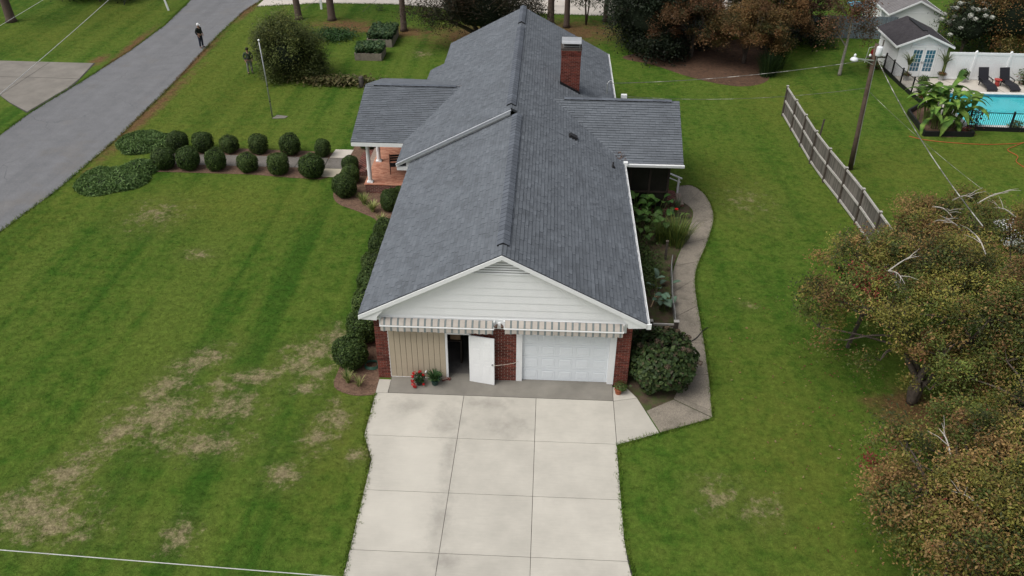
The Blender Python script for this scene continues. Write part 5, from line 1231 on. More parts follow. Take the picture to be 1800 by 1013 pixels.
# raised vegetable beds
M_SLEEPER = mat('old_timber', (.22,.19,.155), .9, .3, 5, .5, 40)
def raised(x0, x1, y0, y1, h, label):
    t = thing('raised_bed', label, 'planter', ((x0+x1)/2,(y0+y1)/2,0), 0, 'raised timber vegetable beds'); a, b_ = (x1-x0)/2, (y1-y0)/2
    for k in range(2):
        z0, z1 = k*h/2 + .003*k, (k+1)*h/2
        for s in (-1, 1): MB().box(-a,a,s*b_-.04,s*b_+.04,z0,z1).build('timber', M_SLEEPER, t); MB().box(s*a-.04,s*a+.04,-b_+.042,b_-.042,z0,z1).build('timber', M_SLEEPER, t)
    MB().box(-a+.041,a-.041,-b_+.041,b_-.041,0,h-.06).build('soil', M_SOIL, t)
    n = int(520*a*b_*4); P = np.stack([RNG.uniform(-a,a*1.05,n), RNG.uniform(-b_,b_,n), h - .02 + RNG.random(n)*.45], 1); obj('foliage', leaf_mesh('foliage', P, np.stack([RNG.normal(0,.5,n), RNG.normal(0,.5,n)-.2, np.ones(n)],1), .19*(.6+.8*RNG.random(n)), pick([(.030,.065,.022),(.045,.09,.03),(.065,.115,.045),(.10,.14,.045)], [3,3,1.5,.8], n), LEAF, .7), t)
raised(-12.2,-10.35,34.2,35.9,.50,'weathered timber raised bed of leafy vegetables, nearer of the two'); raised(-11.9,-10.1,37.2,40.1,.55,'weathered timber raised bed of leafy vegetables, farther of the two')
stp = MB(); stp.lathe([(.20,0),(.17,.1),(.16,.62),(.13,.66)], n=12); o = stp.build('stump', mat('stump_bark', (.07,.06,.055), .95, .4, 7, .8, 25), None, True); o.location = (-10.75,29.1,0); tag(o, 'short dark stump behind the porch ridge corner', 'stump')
fpz = thing('flagpole', 'thin grey bare flagpole on the front lawn', 'flagpole', (-15.07,23.7,0)); MB().tube([(0,0,0),(-.03,0,2.4),(-.10,0,4.55)], [.04,.036,.028], 10).build('pole', mat('pole_grey', (.38,.39,.40), .4, .1, 5, metal=.5), fpz, True)
MB().lathe([(.01,0),(.06,.04),(.06,.09),(.01,.13)], (-.10,0,4.55), 12).build('finial', M_WHITE, fpz, True)
for z in (.95,1.9): MB().lathe([(.05,0),(.05,.05)], (-.01,0,z), 10).build('band', M_BLACK, fpz)
MB().prism([(.05,-.25),(.8,-.15),(.9,.15),(.2,.3)], 0, .03).build('foot_stone', M_OLDDRIVE, fpz)
mbx = thing('sign_post', 'white sign post on the verge across the road', 'post', (-29.75,45.3,0)); MB().bar((0,0,0),(-.25,0,1.3),.12,.12).build('post', M_WHITE, mbx); MB().box(-.65,.1,-.04,.04,1.0,1.4).build('board', M_WHITE, mbx)
mbx = thing('white_post', 'short white post on the far lawn between two pine trunks', 'post', (-17.5,46.6,0)); MB().box(-.08,.08,-.08,.08,0,1.3).build('post', M_WHITE, mbx); MB().box(-.11,.11,-.11,.11,1.301,1.36).build('cap', M_WHITE, mbx)

for cx, cy, cz, sx, sy in ((4.75,12.55,3.12,.22,.30),(-3.6,18.3,4.35,.5,.10),(2.4,15.9,4.35,.35,.15)):
    n = 60; P = np.stack([cx + RNG.normal(0, sx/2, n), cy + RNG.normal(0, sy/2, n), np.zeros(n)], 1)
    P[:, 2] = np.maximum(5.52 - SL*P[:, 0], 2.985 + (np.minimum(P[:, 1], 31.1 - P[:, 1]) - 12.2)*.521) + .03 if cx > 0 else np.maximum(5.832 + SL*P[:, 0], 4.2 - abs(P[:, 1] - 18.2)*.287) + .03
    tag(obj('roof_leaf_debris', leaf_mesh('roof_leaf_debris', P, np.stack([RNG.normal(0,.3,n), RNG.normal(0,.3,n), np.ones(n)], 1), np.full(n, .07), pick([(.16,.07,.04),(.10,.05,.03),(.22,.12,.07)], [1,1,1], n), LEAF)), kind='stuff')
# ================================================================== utility pole, wires
up = thing('utility_pole', 'tall wooden utility pole with white street lamp behind the wooden fence', 'utility pole', (17.55,18.58,0))
MB().tube([(0,0,0),(-.06,0,2.2),(-.13,0,4.4),(-.20,0,6.75)], [.14,.13,.118,.10], 12).build('pole', mat('creosote_wood', (.10,.07,.052), .9, .35, 4, .5, 30), up, True)
MB().tube([(.10,-.1,.3),(-.02,-.1,3),(-.09,-.06,6.2)], .02, 6).build('conduit', M_GALV, up)
M_LAMP = mat('lamp_white', (.72,.74,.76), .4)
MB().bar((-.2,-.1,5.95),(-1.05,-.2,6.05),.05,.05).bar((-.2,-.1,5.75),(-.7,-.16,5.98),.03,.03).build('lamp_arm', M_GALV, up)
MB().lathe([(.05,-.10),(.17,-.08),(.20,-.02),(.15,.06),(.08,.10),(.02,.12)], (-1.2,-.2,6.03), 14).build('street_lamp', M_LAMP, up, True)
MB().lathe([(.05,0),(.06,.12),(.03,.16)], (-1.2,-.2,6.14), 10).build('photo_cell', M_LAMP, up, True)
MB().lathe([(.13,0),(.15,.03),(.15,.42),(.12,.46)], (-.12,-.28,6.25), 14).build('transformer', M_LAMP, up, True)
MB().bar((-.55,.0,6.1),(.35,.0,6.1),.06,.08).bar((.15,.15,6.0),(.15,.15,6.9),.05,.05).build('bracket', M_POST, up)
for x in (-.42,-.05,.25): MB().lathe([(.04,0),(.06,.03),(.06,.08),(.03,.12)], (x,-.06,6.14), 8).build('insulator', M_LAMP, up, True)
M_WIRE = mat('glint_cable', (.40,.39,.36), .6, .5, 1.1, dirt_or_unlit=(.05,.05,.045), dscale=1.2, dlo=.42, dhi=.50)  # glints painted in: pale stretches left between dark patches along the cable
M_LINE = mat('aluminium_line', (.50,.50,.49), .5)
def wire(label, a, b_, sag, r=.012, m=None, name='cable'):
    a, b_ = Vector(a), Vector(b_); P = [a.lerp(b_, i/24) - Vector((0,0,sag*4*(i/24)*(1-i/24))) for i in range(25)]
    return tag(MB().tube(P, r, 5).build(name, m or M_WIRE, None), label, 'cable')
wire('cable running from the utility pole to the house roof mast', (17.25,18.5,6.0), (4.6,20.2,3.85), .25, .014)
wire('lower broken-looking cable from the utility pole toward the house', (17.4,18.5,4.55), (5.3,19.4,3.45), .35, .009)
wire('pale cable running from the utility pole to the right over the dogwoods', (17.45,18.45,6.1), (16.2,2.4,5.6), .35, .020)
wire('faint thin cable dropping from mid pole to the right', (17.45,18.5,4.4), (20.5,8.0,3.2), .2, .007)
wire('white power line crossing above the front lawn at top left', (-17.6,-6,8.2), (-23.8,38,8.0), .3, .013, M_LINE)
wire('second power line at the extreme top left corner', (-23.0,-6,8.2), (-25.6,38,8.0), .3, .011, M_LINE)
wire('white power line crossing the bottom left of the view', (-30,-13.4,8.1), (8,-15.1,8.1), .12, .009, M_LINE)
# ================================================================== people
def skin_obj(name, V, Eg, R, m, parent, root=0, sub=2):
    me = bpy.data.meshes.new(name); me.from_pydata(V, Eg, []); me.materials.append(m)
    o = obj(name, me, parent); md = o.modifiers.new('skin', 'SKIN'); md.use_smooth_shade = True
    for i, s in enumerate(me.skin_vertices[0].data): s.radius = R[i] if hasattr(R[i], '__len__') else (R[i], R[i]); s.use_root = (i == root)
    ss = o.modifiers.new('sub', 'SUBSURF'); ss.levels = sub; ss.render_levels = sub
    return o
def person(label, loc, rz, top, legs, shoe, skin, cap=None, hair=(.02,.015,.012), vest=None):
    p = thing('person', label, 'person', loc, rz)
    MS = mat('skin_tone', skin, .6, .05, 5); MT = mat('shirt_%s' % label[:6], top, .9, .15, 9, .2, 60); ML = mat('trousers_%s' % label[:6], legs, .9, .15, 9, .2, 60); MSH = mat('shoe_%s' % label[:6], shoe, .6)
    J = {'hip': (0,0,.95), 'ch': (-.01,0,1.28), 'nk': (0,0,1.48), 'hd': (.02,0,1.60), 'ht': (.02,0,1.70)}
    V = [J['hip'], J['ch'], J['nk'], J['hd'], J['ht']]; Eg = [(0,1),(1,2),(2,3),(3,4)]; R = [(.12,.15),(.11,.16),.055,(.085,.075),.06]
    for s in (-1, 1):
        k = len(V); V += [(0,s*.19,1.42),(-.07,s*.27,1.16),(.06,s*.24,.94),(.12,s*.22,.88)]; R += [.058,.047,.038,.034]; Eg += [(1,k),(k,k+1),(k+1,k+2),(k+2,k+3)]
        for f in range(5):
            q = len(V); V += [(.15+.012*abs(f-2)*-1, s*(.20+.014*(f-2)), .845-.004*f),(.165-.01*abs(f-2), s*(.205+.014*(f-2)), .81-.004*f)]; R += [.009,.008]; Eg += [(k+3,q),(q,q+1)]
        k = len(V); V += [(0,s*.10,.86),(.015,s*.12,.49),(-.01,s*.13,.09),(.12,s*.15,.04)]; R += [.092,.062,.045,.04]; Eg += [(0,k),(k,k+1),(k+1,k+2),(k+2,k+3)]
    skin_obj('body', V, Eg, R, MS, p)
    V = [J['hip'], (-.01,0,1.12), J['ch'], (0,0,1.46)]; Eg = [(0,1),(1,2),(2,3)]; R = [(.135,.18),(.13,.175),(.135,.185),(.075,.08)]
    for s in (-1, 1): k = len(V); V += [(0,s*.20,1.42),(-.07,s*.28,1.16),(.05,s*.25,.96)]; R += [.078,.066,.055]; Eg += [(2,k),(k,k+1),(k+1,k+2)]
    skin_obj('jacket', V, Eg, R, MT, p)
    V = [(0,0,1.0)]; Eg = []; R = [(.13,.165)]
    for s in (-1, 1): k = len(V); V += [(0,s*.095,.85),(.015,s*.12,.49),(-.01,s*.13,.08)]; R += [.108,.080,.066]; Eg += [(0,k),(k,k+1),(k+1,k+2)]
    skin_obj('trousers', V, Eg, R, ML, p)
    for s in (-1, 1): skin_obj('shoe', [(-.05,s*.13,.045),(.08,s*.14,.045),(.17,s*.15,.035)], [(0,1),(1,2)], [.05,.05,.035], MSH, p, 0, 1)
    MB().lathe([(.095,1.60),(.10,1.66),(.085,1.73),(.05,1.765),(.01,1.77)], (.01,0,0), 14).build('cap' if cap else 'hair', mat('cap_%s' % label[:6], cap or hair, .8), p, True)
    if cap: MB().prism([(.07,-.07),(.17,-.05),(.20,0),(.17,.05),(.07,.07)], 1.645, 1.66).build('cap_brim', MATS['cap_%s' % label[:6]], p)
    MB().obox((.10,0,1.585),(.03,.025,.035)).build('nose', MS, p)
    for s in (-1, 1): MB().obox((.098,s*.032,1.615),(.012,.02,.01)).build('eye', M_BLACK, p); MB().obox((.02,s*.085,1.60),(.03,.014,.05)).build('ear', MS, p)
    MB().obox((.10,0,1.555),(.012,.045,.008)).build('mouth', mat('lip', (.25,.08,.06), .6), p)
    if vest: MB().lathe([(.19,.98),(.20,1.03),(.19,1.08)], (0,0,0), 12).build('belt', mat('belt_dark', vest, .8), p).scale = (.74,1,1)
    return p
person('man in dark jacket, jeans and white cap standing on the road, hands in pockets', (-23.75,36.15,.012), rad(-20), (.012,.015,.012), (.020,.025,.042), (.03,.03,.04), (.35,.20,.14), (.75,.75,.76))
person('standing person in green top and grey trousers beside the big bush on the front lawn', (-18.65,31.1,0), rad(-60), (.045,.065,.045), (.19,.19,.185), (.015,.015,.015), (.30,.18,.13), None, (.03,.025,.02), (.03,.03,.03))

# ================================================================== the neighbour's pool yard
dk = tag(MB().prism([(24.35,35.0),(24.5,31.5),(25.1,28.5),(25.3,26.0),(25.95,24.5),(PX0-.02,24.5),(PX0-.02,33.2)], -.02,.02).box(PX0-.019,40,24.5,PY0-.02,-.02,.02).box(PX0-.019,40,PY1+.02,33.2,-.02,.02).build('pool_deck', M_DECK), kind='structure')
jt = MB(); jt.bar((29.0,31,.022),(27.6,33,.022),.03,.002); jt.bar((30.9,30.5,.022),(30.4,33,.022),.03,.002); jt.bar((32.2,33,.022),(33,30.5,.022),.03,.002); jt.build('deck_joint', M_JOINT, dk)
liner = mat('pool_liner', (.30,.80,.84), .5, .06, 1.2, crd='World')
pb = MB(); z0, z1 = -1.3, .01
pb.add([(PX0,PY0,z0),(PX1,PY0,z0),(PX1,PY1,z0),(PX0,PY1,z0),(PX0,PY0,z1),(PX1,PY0,z1),(PX1,PY1,z1),(PX0,PY1,z1)], [(0,1,2,3),(0,4,5,1),(1,5,6,2),(2,6,7,3),(3,7,4,0)])
pool = tag(pb.build('swimming_pool', liner), 'turquoise swimming pool with pale coping at the right edge', 'pool')
MB().box(PX0-.28,PX1,PY0-.30,PY0-.001,.021,.05).box(PX0-.28,PX1,PY1+.001,PY1+.30,.021,.05).box(PX0-.30,PX0-.001,PY0,PY1,.021,.048).build('coping', mat('coping', (.66,.65,.62), .7), pool)
MB().box(PX0+.01,PX1-.01,PY1-.012,PY1-.002,-.16,.0).build('tile_band', mat('pool_tile', (.04,.20,.30), .3, .3, 14), pool)
wm = bpy.data.materials.new('pool_water'); t, b, out = nodes_of(wm); b.inputs['Base Color'].default_value = (.70,.95,.96,1); b.inputs['Roughness'].default_value = .04; b.inputs['IOR'].default_value = 1.33; b.inputs['Specular IOR Level'].default_value = .5
tr_ = t.nodes.new('ShaderNodeBsdfTransparent'); tr_.inputs['Color'].default_value = (.72,.95,.96,1); mx = t.nodes.new('ShaderNodeMixShader'); gl = t.nodes.new('ShaderNodeBsdfGlossy'); gl.inputs['Roughness'].default_value = .05; fr = N(t, 'ShaderNodeFresnel', IOR=1.33)
bpn = N(t, 'ShaderNodeBump', Strength=.25, Distance=.05); t.links.new(noise(t, coord(t, 'World'), 2.5, 3), bpn.inputs['Height']); t.links.new(bpn.outputs[0], gl.inputs['Normal']); t.links.new(bpn.outputs[0], fr.inputs['Normal'])
t.links.new(fr.outputs[0], mx.inputs[0]); t.links.new(tr_.outputs[0], mx.inputs[1]); t.links.new(gl.outputs[0], mx.inputs[2]); t.links.new(mx.outputs[0], out.inputs['Surface'])
wo_ = MB(); wo_.add([(PX0+.002,PY0+.002,-.12),(PX1-.002,PY0+.002,-.12),(PX1-.002,PY1-.002,-.12),(PX0+.002,PY1-.002,-.12)], [(0,1,2,3)]); tag(wo_.build('water', wm), kind='structure')
# pool house
ph = thing('pool_house', 'small white pool house with dark roof and blue paned double doors', 'shed', (26.1,33.45,0))
wb = MB().box(-1.55,1.6,0,3.7,0,2.2); wb.xz([(-1.55,2.2),(1.6,2.2),(.02,2.86)], .0, 3.7); wb = wb.build('wall', M_WHITE, ph)
for k in range(12):
    for (x0, x1) in ((-1.56,-.72),(1.0,1.61)): MB().add([(x0,-.030,.05+k*.18),(x1,-.030,.05+k*.18),(x1,-.008,.05+k*.18+.178),(x0,-.008,.05+k*.18+.178),(x0,-.001,.05+k*.18),(x1,-.001,.05+k*.18)], [(0,1,2,3),(4,5,1,0)]).build('siding_plank', M_WHITE, wb)
    MB().add([(-1.58,0,.05+k*.18),(-1.58,3.7,.05+k*.18),(-1.558,3.7,.05+k*.18+.178),(-1.558,0,.05+k*.18+.178),(-1.551,0,.05+k*.18),(-1.551,3.7,.05+k*.18)], [(1,0,3,2),(0,1,5,4)]).build('siding_plank', M_WHITE, wb)
M_DKROOF = mat('dark_roof', (.042,.038,.042), .92, .3, 5, .6, 40, dirt_or_unlit=(.06,.055,.058), dscale=2)
rf_ = MB()
for s in (-1, 1):
    e = (s*1.88, 2.18); a_ = (.0, 2.985)
    rf_.add([(e[0],-.32,e[1]),(e[0],3.95,e[1]),(a_[0],3.95,a_[1]),(a_[0],-.32,a_[1]),(e[0],-.32,e[1]-.06),(e[0],3.95,e[1]-.06),(a_[0],3.95,a_[1]-.06),(a_[0],-.32,a_[1]-.06)], [(0,1,2,3),(7,6,5,4),(0,4,5,1),(1,5,6,2),(2,6,7,3),(3,7,4,0)])
rf_ = rf_.build('roof', M_DKROOF, ph)
MB().bar((0,.4,3.0),(0,3.2,3.0),.28,.04).build('ridge_vent', M_BLACK, rf_)
for s in (-1, 1):
    P = [(s*1.90,2.03),(0,2.84),(0,2.96),(s*1.90,2.17)]; MB().xz(P if s > 0 else P[::-1], -.36, -.325).build('rake_board', M_TRIM, ph)
    MB().bar((s*1.90,-.32,2.10),(s*1.90,3.95,2.10),.03,.13).build('fascia', M_TRIM, ph)
M_PANE = mat('blue_pane', (.035,.12,.18), .12, .4, 1.5, spec=.6)
for s in (-1, 1):
    dx = .14 + s*.42; dr = MB().box(dx-.40,dx+.40,-.05,-.003,.05,2.0).build('door', M_TRIM, ph)
    for r in range(5):
        for c_ in range(3): MB().box(dx-.29+c_*.20,dx-.29+c_*.20+.17,-.058,-.051,.42+r*.29,.42+r*.29+.26).build('pane', M_PANE, dr)
    MB().box(dx - s*.36 - .02, dx - s*.36 + .02, -.10, -.052, .95, 1.08).build('handle', M_STEEL, dr)
MB().box(-.82,-.702,-.06,-.003,.03,2.14).box(.985,1.08,-.06,-.003,.03,2.14).box(-.70,.98,-.06,-.003,2.01,2.14).build('door_frame', M_TRIM, ph)
# white vinyl fence
wf_ = thing('vinyl_fence', 'white vinyl privacy fence behind the loungers', 'fence', (27.75,33.05,0))
for k in range(4):
    x = 1.7 + 2.25*k*1.0; MB().box(x-.065,x+.065,-.065,.065,0,1.92).build('post', M_WHITE, wf_); MB().lathe([(.09,1.921),(.09,1.95),(.05,1.99),(.01,2.01)], (x,0,0), 4).build('post_cap', M_WHITE, wf_)
for k in range(5):
    x0 = .0 if k == 0 else 1.77 + 2.25*(k-1); x1 = 1.63 if k == 0 else 1.63 + 2.25*k
    n_ = int((x1-x0)/.15); w_ = (x1-x0)/n_
    for q in range(n_): MB().box(x0+q*w_+.004,x0+(q+1)*w_-.004,-.015,.015,.151,1.70).build('board', M_WHITE, wf_)
    MB().box(x0,x1,-.04,.04,1.701,1.86).build('rail', M_WHITE, wf_); MB().box(x0,x1,-.04,.04,.05,.15).build('rail', M_WHITE, wf_)
# loungers
M_WICKER = mat('black_wicker', (.018,.017,.022), .7, .3, 30, .4, 60)
lg = thing('sun_lounger', 'black wicker sun lounger, left of the two beside the pool', 'sun lounger', (30.05,31.45,.02), rad(4), 'black sun loungers by the pool')
MB().box(-.33,.33,-.25,.72,.27,.33).build('seat', M_WICKER, lg)
bk_ = MB(); bk_.obox((0,.93,.66),(.66,.06,.86), Matrix.Rotation(rad(-28),3,'X')); bk_.build('backrest', M_WICKER, lg)
sg = MB(); sg.add([(-.33,-.65,.16),(.33,-.65,.16),(.33,-.25,.33),(-.33,-.25,.33),(-.33,-.65,.10),(.33,-.65,.10),(.33,-.25,.27),(-.33,-.25,.27)], [(0,1,2,3),(7,6,5,4),(0,4,5,1),(1,5,6,2),(2,6,7,3),(3,7,4,0)]); sg.build('foot_section', M_WICKER, lg)
for x in (-.29,.29):
    for y in (-.55,.62): MB().bar((x,y,0),(x,y,.28 if y > 0 else .14),.05,.05).build('leg', M_BLACK, lg)
    MB().bar((x*1.22,.25,.48),(x*1.22,.85,.50),.06,.04).bar((x*1.22,.28,.30),(x*1.22,.28,.48),.04,.04).build('armrest', M_BLACK, lg)
l2 = copy_tree(lg); l2.location = (31.5,31.5,.02); l2.rotation_euler = (0,0,rad(8)); l2['label'] = 'black wicker sun lounger, right of the two beside the pool'
st_ = thing('side_table', 'small red round side table between the loungers', 'table', (30.85,32.0,.02)); MB().lathe([(.24,.40),(.25,.42),(.25,.44),(.01,.44)], n=18).build('top', mat('red_plastic', (.42,.06,.05), .5), st_); MB().lathe([(.18,0),(.14,.2),(.16,.40)], n=14).build('drum', MATS['red_plastic'], st_, True)
# black metal fence along the pool
def black_fence(label, P, pick_gap, solid):
    P = [Vector(p) for p in P]; t = thing('metal_fence', label, 'fence', P[0]); O2 = P[0]
    pkm = MB().box(-.008,.008,-.008,.008,.18,1.10).mesh('picket', M_BLACK)
    for a, b_ in zip(P, P[1:]):
        d = b_ - a; L = d.length; d.normalize()
        MB().bar(a - O2 + Vector((0,0,1.10)), b_ - O2 + Vector((0,0,1.10)), .03, .035).build('rail', M_BLACK, t); MB().bar(a - O2 + Vector((0,0,.16)), b_ - O2 + Vector((0,0,.16)), .03, .035).build('rail', M_BLACK, t)
        if solid: MB().bar(a - O2 + Vector((0,-.05,.12)), b_ - O2 + Vector((0,-.05,.12)), .06, .26).build('base_board', M_BLACK, t)
        s = .08
        while s < L - .05: obj('picket', pkm, t, a - O2 + d*s); s += pick_gap
    for p in P: MB().bar(p - O2, p - O2 + Vector((0,0,1.22)), .085, .085).build('post', M_BLACK, t)
    return t
black_fence('black picket fence in front of the turquoise pool', [(25.95,24.42,0),(28.35,24.35,0),(30.8,24.3,0),(33.2,24.25,0),(35.6,24.2,0)], .115, True)
black_fence('black picket fence running back from the banana bed to the pool house', [(24.75,28.2,0),(24.55,29.9,0),(24.42,31.6,0),(24.36,33.2,0),(24.30,34.6,0)], .14, True)
eb = MB()
for a, b_ in (((23.3,26.6,0),(23.1,23.35,0)),((23.06,23.32,0),(25.85,23.42,0)),((23.3,26.65,0),(24.7,28.1,0)),((25.9,23.42,0),(25.9,24.3,0))): eb.bar(Vector(a) + Vector((0,0,.15)), Vector(b_) + Vector((0,0,.15)), .12, .30)
tag(eb.build('planter_edging', M_BLACK, None), 'black timber edging round the banana plant bed', 'edging')
bed('garden_bed', [(23.35,26.5),(23.2,23.45),(25.8,23.5),(25.9,24.4),(25.2,26.5),(24.7,28.0)], M_MULCH, .012, 2)
BAN = [(.042,.10,.016),(.06,.13,.02),(.095,.18,.03),(.17,.26,.05)]
leafy('banana_plant', 'large banana plant with broad arching leaves beside the pool', (24.6,25.1,0), 70, 1.7, 1.75, .50, 1.9, BAN, rag=.42, spread=.62, h=(.2, 1.3))
ground_leaves('bed_flowers', 'reddish leafy flowers at the right end of the banana bed', 25.75, 23.8, .5, .3, 200, [(.20,.04,.03),(.05,.08,.02),(.14,.03,.04)], [1,1,1], .12, .35)
ground_leaves('red_leaf_plant', 'dark red leafed plant by the pool fence next to the banana plant', 26.5, 24.75, .6, .35, 330, [(.10,.02,.03),(.05,.03,.04),(.03,.05,.02)], [2,1,1], .14, 1.1)
ground_leaves('spider_plant', 'light green potted plant by the fence post at the pool', 28.9, 24.75, .45, .4, 220, [(.13,.16,.08),(.06,.10,.03)], [1,1], .15, .5)
def potted(label, x, y, ph_, kind):
    t = thing('potted_plant', label, 'plant pot', (x, y, .02), 0, 'pots around the pool house'); obj('pot', pot_mesh(.2,.34,mat('grey_pot',(.32,.32,.31),.7) if kind != 2 else M_TERRA), t)
    if kind == 0:
        MB().tube([(0,0,.3),(.03,0,.8),(.0,0,1.1)], [.04,.035,.03], 6).build('stem', mat('palm_stem',(.16,.17,.06),.7), t); obj('foliage', cmesh('foliage', *blades(36, 1.0, .09, [(.12,.15,.05),(.08,.12,.04),(.17,.19,.08)], (1,1,1), lean=(.3,1.3), seg=5)), t, (0,0,1.05))
        q, uu = ball_pts(240, (.32,.32,.16), 1, .6); q[:, 2] += .42; obj('underplanting', leaf_mesh('underplanting', q, uu, np.full(240,.10), pick([(.06,.08,.02),(.12,.07,.02),(.18,.05,.03)], [2,1,1], 240), LEAF), t)
    else:
        q, uu = ball_pts(420, (.36,.36,.34), 1, .6); q[:, 2] += .55; obj('foliage', leaf_mesh('foliage', q, uu + RNG.normal(0,.4,(420,3)), np.full(420,.12), pick([(.04,.08,.02),(.07,.11,.03),(.16,.24,.04)] if kind == 1 else [(.05,.08,.02),(.07,.10,.025),(.16,.045,.03)], [3,2,1], 420), LEAF), t)
    return t
potted('palm in a pot to the right of the blue paned doors', 27.55,32.9,0,0); potted('palm in a pot to the left of the blue paned doors', 25.15,32.7,0,0)
potted('leafy potted plant against the white fence left of the loungers', 28.85,32.6,0,1); potted('bushy terracotta pot along the picket fence before the doors', 25.0,29.4,0,2); potted('lime green potted plant near the picket fence', 25.7,31.2,0,1)
ground_leaves('rose_bush', 'rounded reddish green bush right of the loungers by the white fence', 32.85, 32.35, .75, .5, 900, [(.06,.09,.03),(.09,.12,.04),(.18,.07,.05)], [3,2,1], .13, .95)
rbz = thing('red_barrel', 'red barrel on a stand beside the pool house wall', 'barrel', (23.75,35.3,0)); MB().lathe([(.25,.55),(.31,.75),(.31,1.05),(.25,1.2),(.01,1.2)], n=18).build('barrel', mat('red_paint', (.25,.012,.015), .45), rbz, True); MB().bar((-.2,-.2,0),(-.2,-.2,.55),.06,.06).bar((.2,-.2,0),(.2,-.2,.55),.06,.06).bar((-.2,.2,0),(-.2,.2,.55),.06,.06).bar((.2,.2,0),(.2,.2,.55),.06,.06).build('stand', M_DARK, rbz)
MB().tube([(-.65,-.2,.35),(-.5,-.05,1.35),(-.1,0,1.42),(.05,0,1.2)], .025, 6).build('pipe', M_WHITE, rbz)
ground_leaves('barrel_flowers', 'leafy flowers at the foot of the red barrel', 23.75, 34.9, .6, .5, 260, [(.05,.07,.02),(.12,.04,.03)], [2,1], .14, .55)
cv = MB(); cv.add([(-1.2,-.6,0),(1.2,-.6,0),(1.2,.6,0),(-1.2,.6,0),(-.9,-.2,.75),(.7,-.3,.62),(.9,.3,.55),(-.6,.3,.8)], [(0,3,2,1),(4,5,6,7),(0,1,5,4),(1,2,6,5),(2,3,7,6),(3,0,4,7)]); o = cv.build('covered_grill', mat('grey_tarp', (.09,.085,.095), .7, .3, 3), None); o.location = (31.4,35.2,0); tag(o, 'dark grey tarpaulin covered heap behind the white fence', 'tarpaulin')
# blue grey fence far behind
bf = thing('board_fence', 'blue grey vertical board fence across the back', 'fence', (9.0,41.6,0)); M_BG = tinted('blue_grey_board', (.155,.185,.21), .85, .25, .4, 40, .15)
bmv = []
for k in range(4): q = MB(); q.cur = .2+.2*k; q.box(-.07,.07,-.01,.01,.05,1.70+.02*(k%2)); bmv.append(q.mesh('board', M_BG))
for k in range(122): obj('board', bmv[rf.randrange(4)], bf, (.15*k, rf.uniform(-.004,.004), 0))
for z in (.35,1.45): MB().box(-.07,18.2,.011,.06,z-.05,z+.05).build('rail', M_POST, bf)
# white outbuilding behind
wb2 = thing('white_garage', 'white building with grey roof behind the blue grey fence', 'building', (28.6,41.9,0))
wq = MB().box(-1.85,1.85,0,6,0,1.95); wq.xz([(-1.85,1.95),(1.85,1.95),(0,2.85)], 0, 6); wq = wq.build('wall', M_WHITE, wb2)
MB().box(-1.83,1.83,-.012,-.001,1.92,1.97).build('trim_band', M_TRIM, wq)
M_GR = mat('grey_metal_roof', (.19,.18,.18), .7, .15, 3, dirt_or_unlit=(.13,.12,.12), dscale=1.5)
rr = MB()
for s in (-1, 1): rr.add([(s*2.1,-.25,1.90),(s*2.1,6.2,1.90),(0,6.2,2.95),(0,-.25,2.95),(s*2.1,-.25,1.84),(s*2.1,6.2,1.84),(0,6.2,2.89),(0,-.25,2.89)], [(0,1,2,3),(7,6,5,4),(0,4,5,1),(1,5,6,2),(2,6,7,3),(3,7,4,0)])
rr = rr.build('roof', M_GR, wb2)
for k in range(22): MB().bar((-2.08,-.1+k*.29,1.925),(-.03,-.1+k*.29,2.95),.02,.012).build('roof_seam', M_GR, rr)
for s in (-1, 1): P = [(s*2.12,1.76),(0,2.78),(0,2.92),(s*2.12,1.89)]; MB().xz(P if s > 0 else P[::-1], -.29, -.255).build('rake_board', M_TRIM, wb2); MB().bar((s*2.12,-.25,1.84),(s*2.12,6.2,1.84),.03,.12).build('fascia', M_TRIM, wb2)
wn = MB().box(-1.87,-1.851,1.0,1.9,.75,1.6).build('window', mat('shade_pane', (.32,.34,.36), .3), wb2); MB().box(-1.89,-1.871,.92,1.0,.67,1.68).box(-1.89,-1.871,1.9,1.98,.67,1.68).box(-1.89,-1.871,1.0,1.9,1.6,1.68).box(-1.89,-1.871,1.0,1.9,.67,.75).box(-1.885,-1.871,1.0,1.9,1.15,1.19).build('frame', M_TRIM, wn)
bs = thing('blue_canopy', 'light blue canopy on dark blue crossed legs beyond the back fence', 'canopy', (25.9,46.0,0)); MB().box(-1.0,.55,-.6,.6,1.35,1.5).build('top', mat('sky_blue', (.10,.42,.60), .5), bs)
for (a, b_) in (((-.5,-.3,0),(.3,-.3,1.349)),((.3,.3,0),(-.5,.3,1.349)),((.45,-.3,0),(.1,.3,1.349))): MB().bar(a, b_, .06, .06).build('leg', mat('navy', (.03,.07,.16), .6), bs)
# orange hose
oh = MB(); oh.tube(catmull([(22.2,23.2,.03),(23.0,22.7,.03),(24.5,22.4,.03),(26.2,22.3,.03),(28.2,22.6,.03),(28.6,22.8,.03),(27.8,22.2,.035),(27.1,21.6,.03),(27.3,20.8,.03),(26.9,20.0,.03),(27.2,18.8,.03)], 6), .02, 5); tag(oh.build('hose', mat('orange_hose', (.42,.10,.035), .6), None), 'orange hose snaking over the lawn in front of the pool', 'hose')
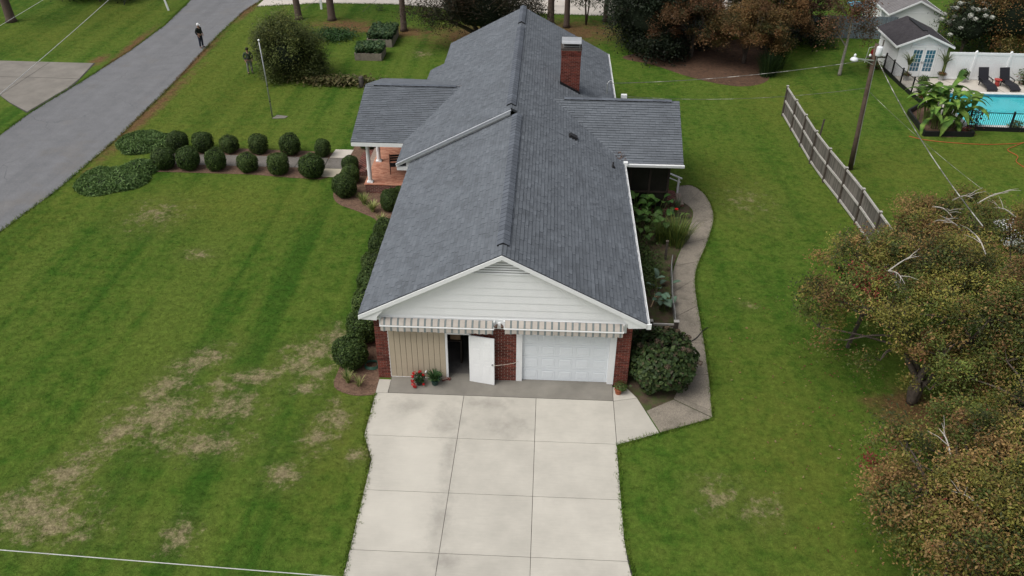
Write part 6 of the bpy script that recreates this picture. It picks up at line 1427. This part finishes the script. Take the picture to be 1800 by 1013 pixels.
# white car behind the dogwoods
car = thing('car', 'white car parked behind the dogwoods at the right edge', 'car', (24.2,10.9,0), rad(-4)); M_CAR = mat('car_white', (.78,.79,.80), .25, .02, 2, coat=.5); M_GLASS = mat('car_glass', (.015,.018,.022), .06, .1, 2, spec=.6)
prof = [(-2.2,.35),(-2.25,.65),(-2.1,.85),(-1.25,.98),(-.6,1.40),(.2,1.47),(1.1,1.42),(1.75,1.02),(2.15,.95),(2.25,.6),(2.2,.35)]
cbm = bmesh.new(); rings = []
for y, sc2 in ((-.86,.93),(-.78,1.),(0,1.02),(.78,1.),(.86,.93)):
    rings.append([cbm.verts.new((x, y*(1 - .16*max(0, (z-.95)/.5)), z*(1 if z < .9 else sc2))) for x, z in prof])
for a, b_ in zip(rings, rings[1:]):
    for i in range(len(prof)): j = (i+1) % len(prof); cbm.faces.new((a[i], b_[i], b_[j], a[j]))
cbm.faces.new(rings[0]); cbm.faces.new(rings[-1][::-1]); bmesh.ops.recalc_face_normals(cbm, faces=cbm.faces)
cb3 = bm_obj('body', cbm, M_CAR, car, False); bv = cb3.modifiers.new('bevel', 'BEVEL'); bv.width = .05; bv.segments = 3
for s in (-1, 1):
    MB().add([(-1.0,s*.845,1.02),(.05,s*.845,1.02),(.05,s*.79,1.34),(-.55,s*.79,1.34)], [(0,1,2,3)]).build('side_window', M_GLASS, car); MB().add([(.15,s*.845,1.02),(1.5,s*.845,1.02),(1.05,s*.79,1.33),(.15,s*.79,1.34)], [(0,1,2,3)]).build('side_window', M_GLASS, car)
    for x in (-1.4,1.4):
        w_ = MB(); w_.lathe([(.20,-.1),(.31,-.1),(.33,-.05),(.33,.05),(.31,.1),(.20,.1)], n=20); w_ = w_.build('wheel', M_BLACK, car, True); w_.location = (x, s*.80, .33); w_.rotation_euler = (PI/2,0,0)
        MB().lathe([(.03,-.105),(.20,-.11),(.20,.11),(.03,.105)], n=16).build('rim', M_GALV, w_)
    MB().box(-2.26,-2.18,s*.62-.14,s*.62+.14,.62,.76).build('headlight', M_LAMP, car); MB().box(2.17,2.24,s*.62-.12,s*.62+.12,.70,.86).build('tail_light', mat('tail_red', (.3,.01,.01), .3), car)
MB().add([(-1.22,-.68,1.005),(-1.22,.68,1.005),(-.64,.60,1.405),(-.64,-.60,1.405)], [(3,2,1,0)]).build('windscreen', M_GLASS, car).location = (-.02,0,.02)
MB().add([(1.15,-.60,1.42),(1.15,.60,1.42),(1.72,.68,1.06),(1.72,-.68,1.06)], [(0,1,2,3)]).build('rear_window', M_GLASS, car).location = (.03,0,.02)
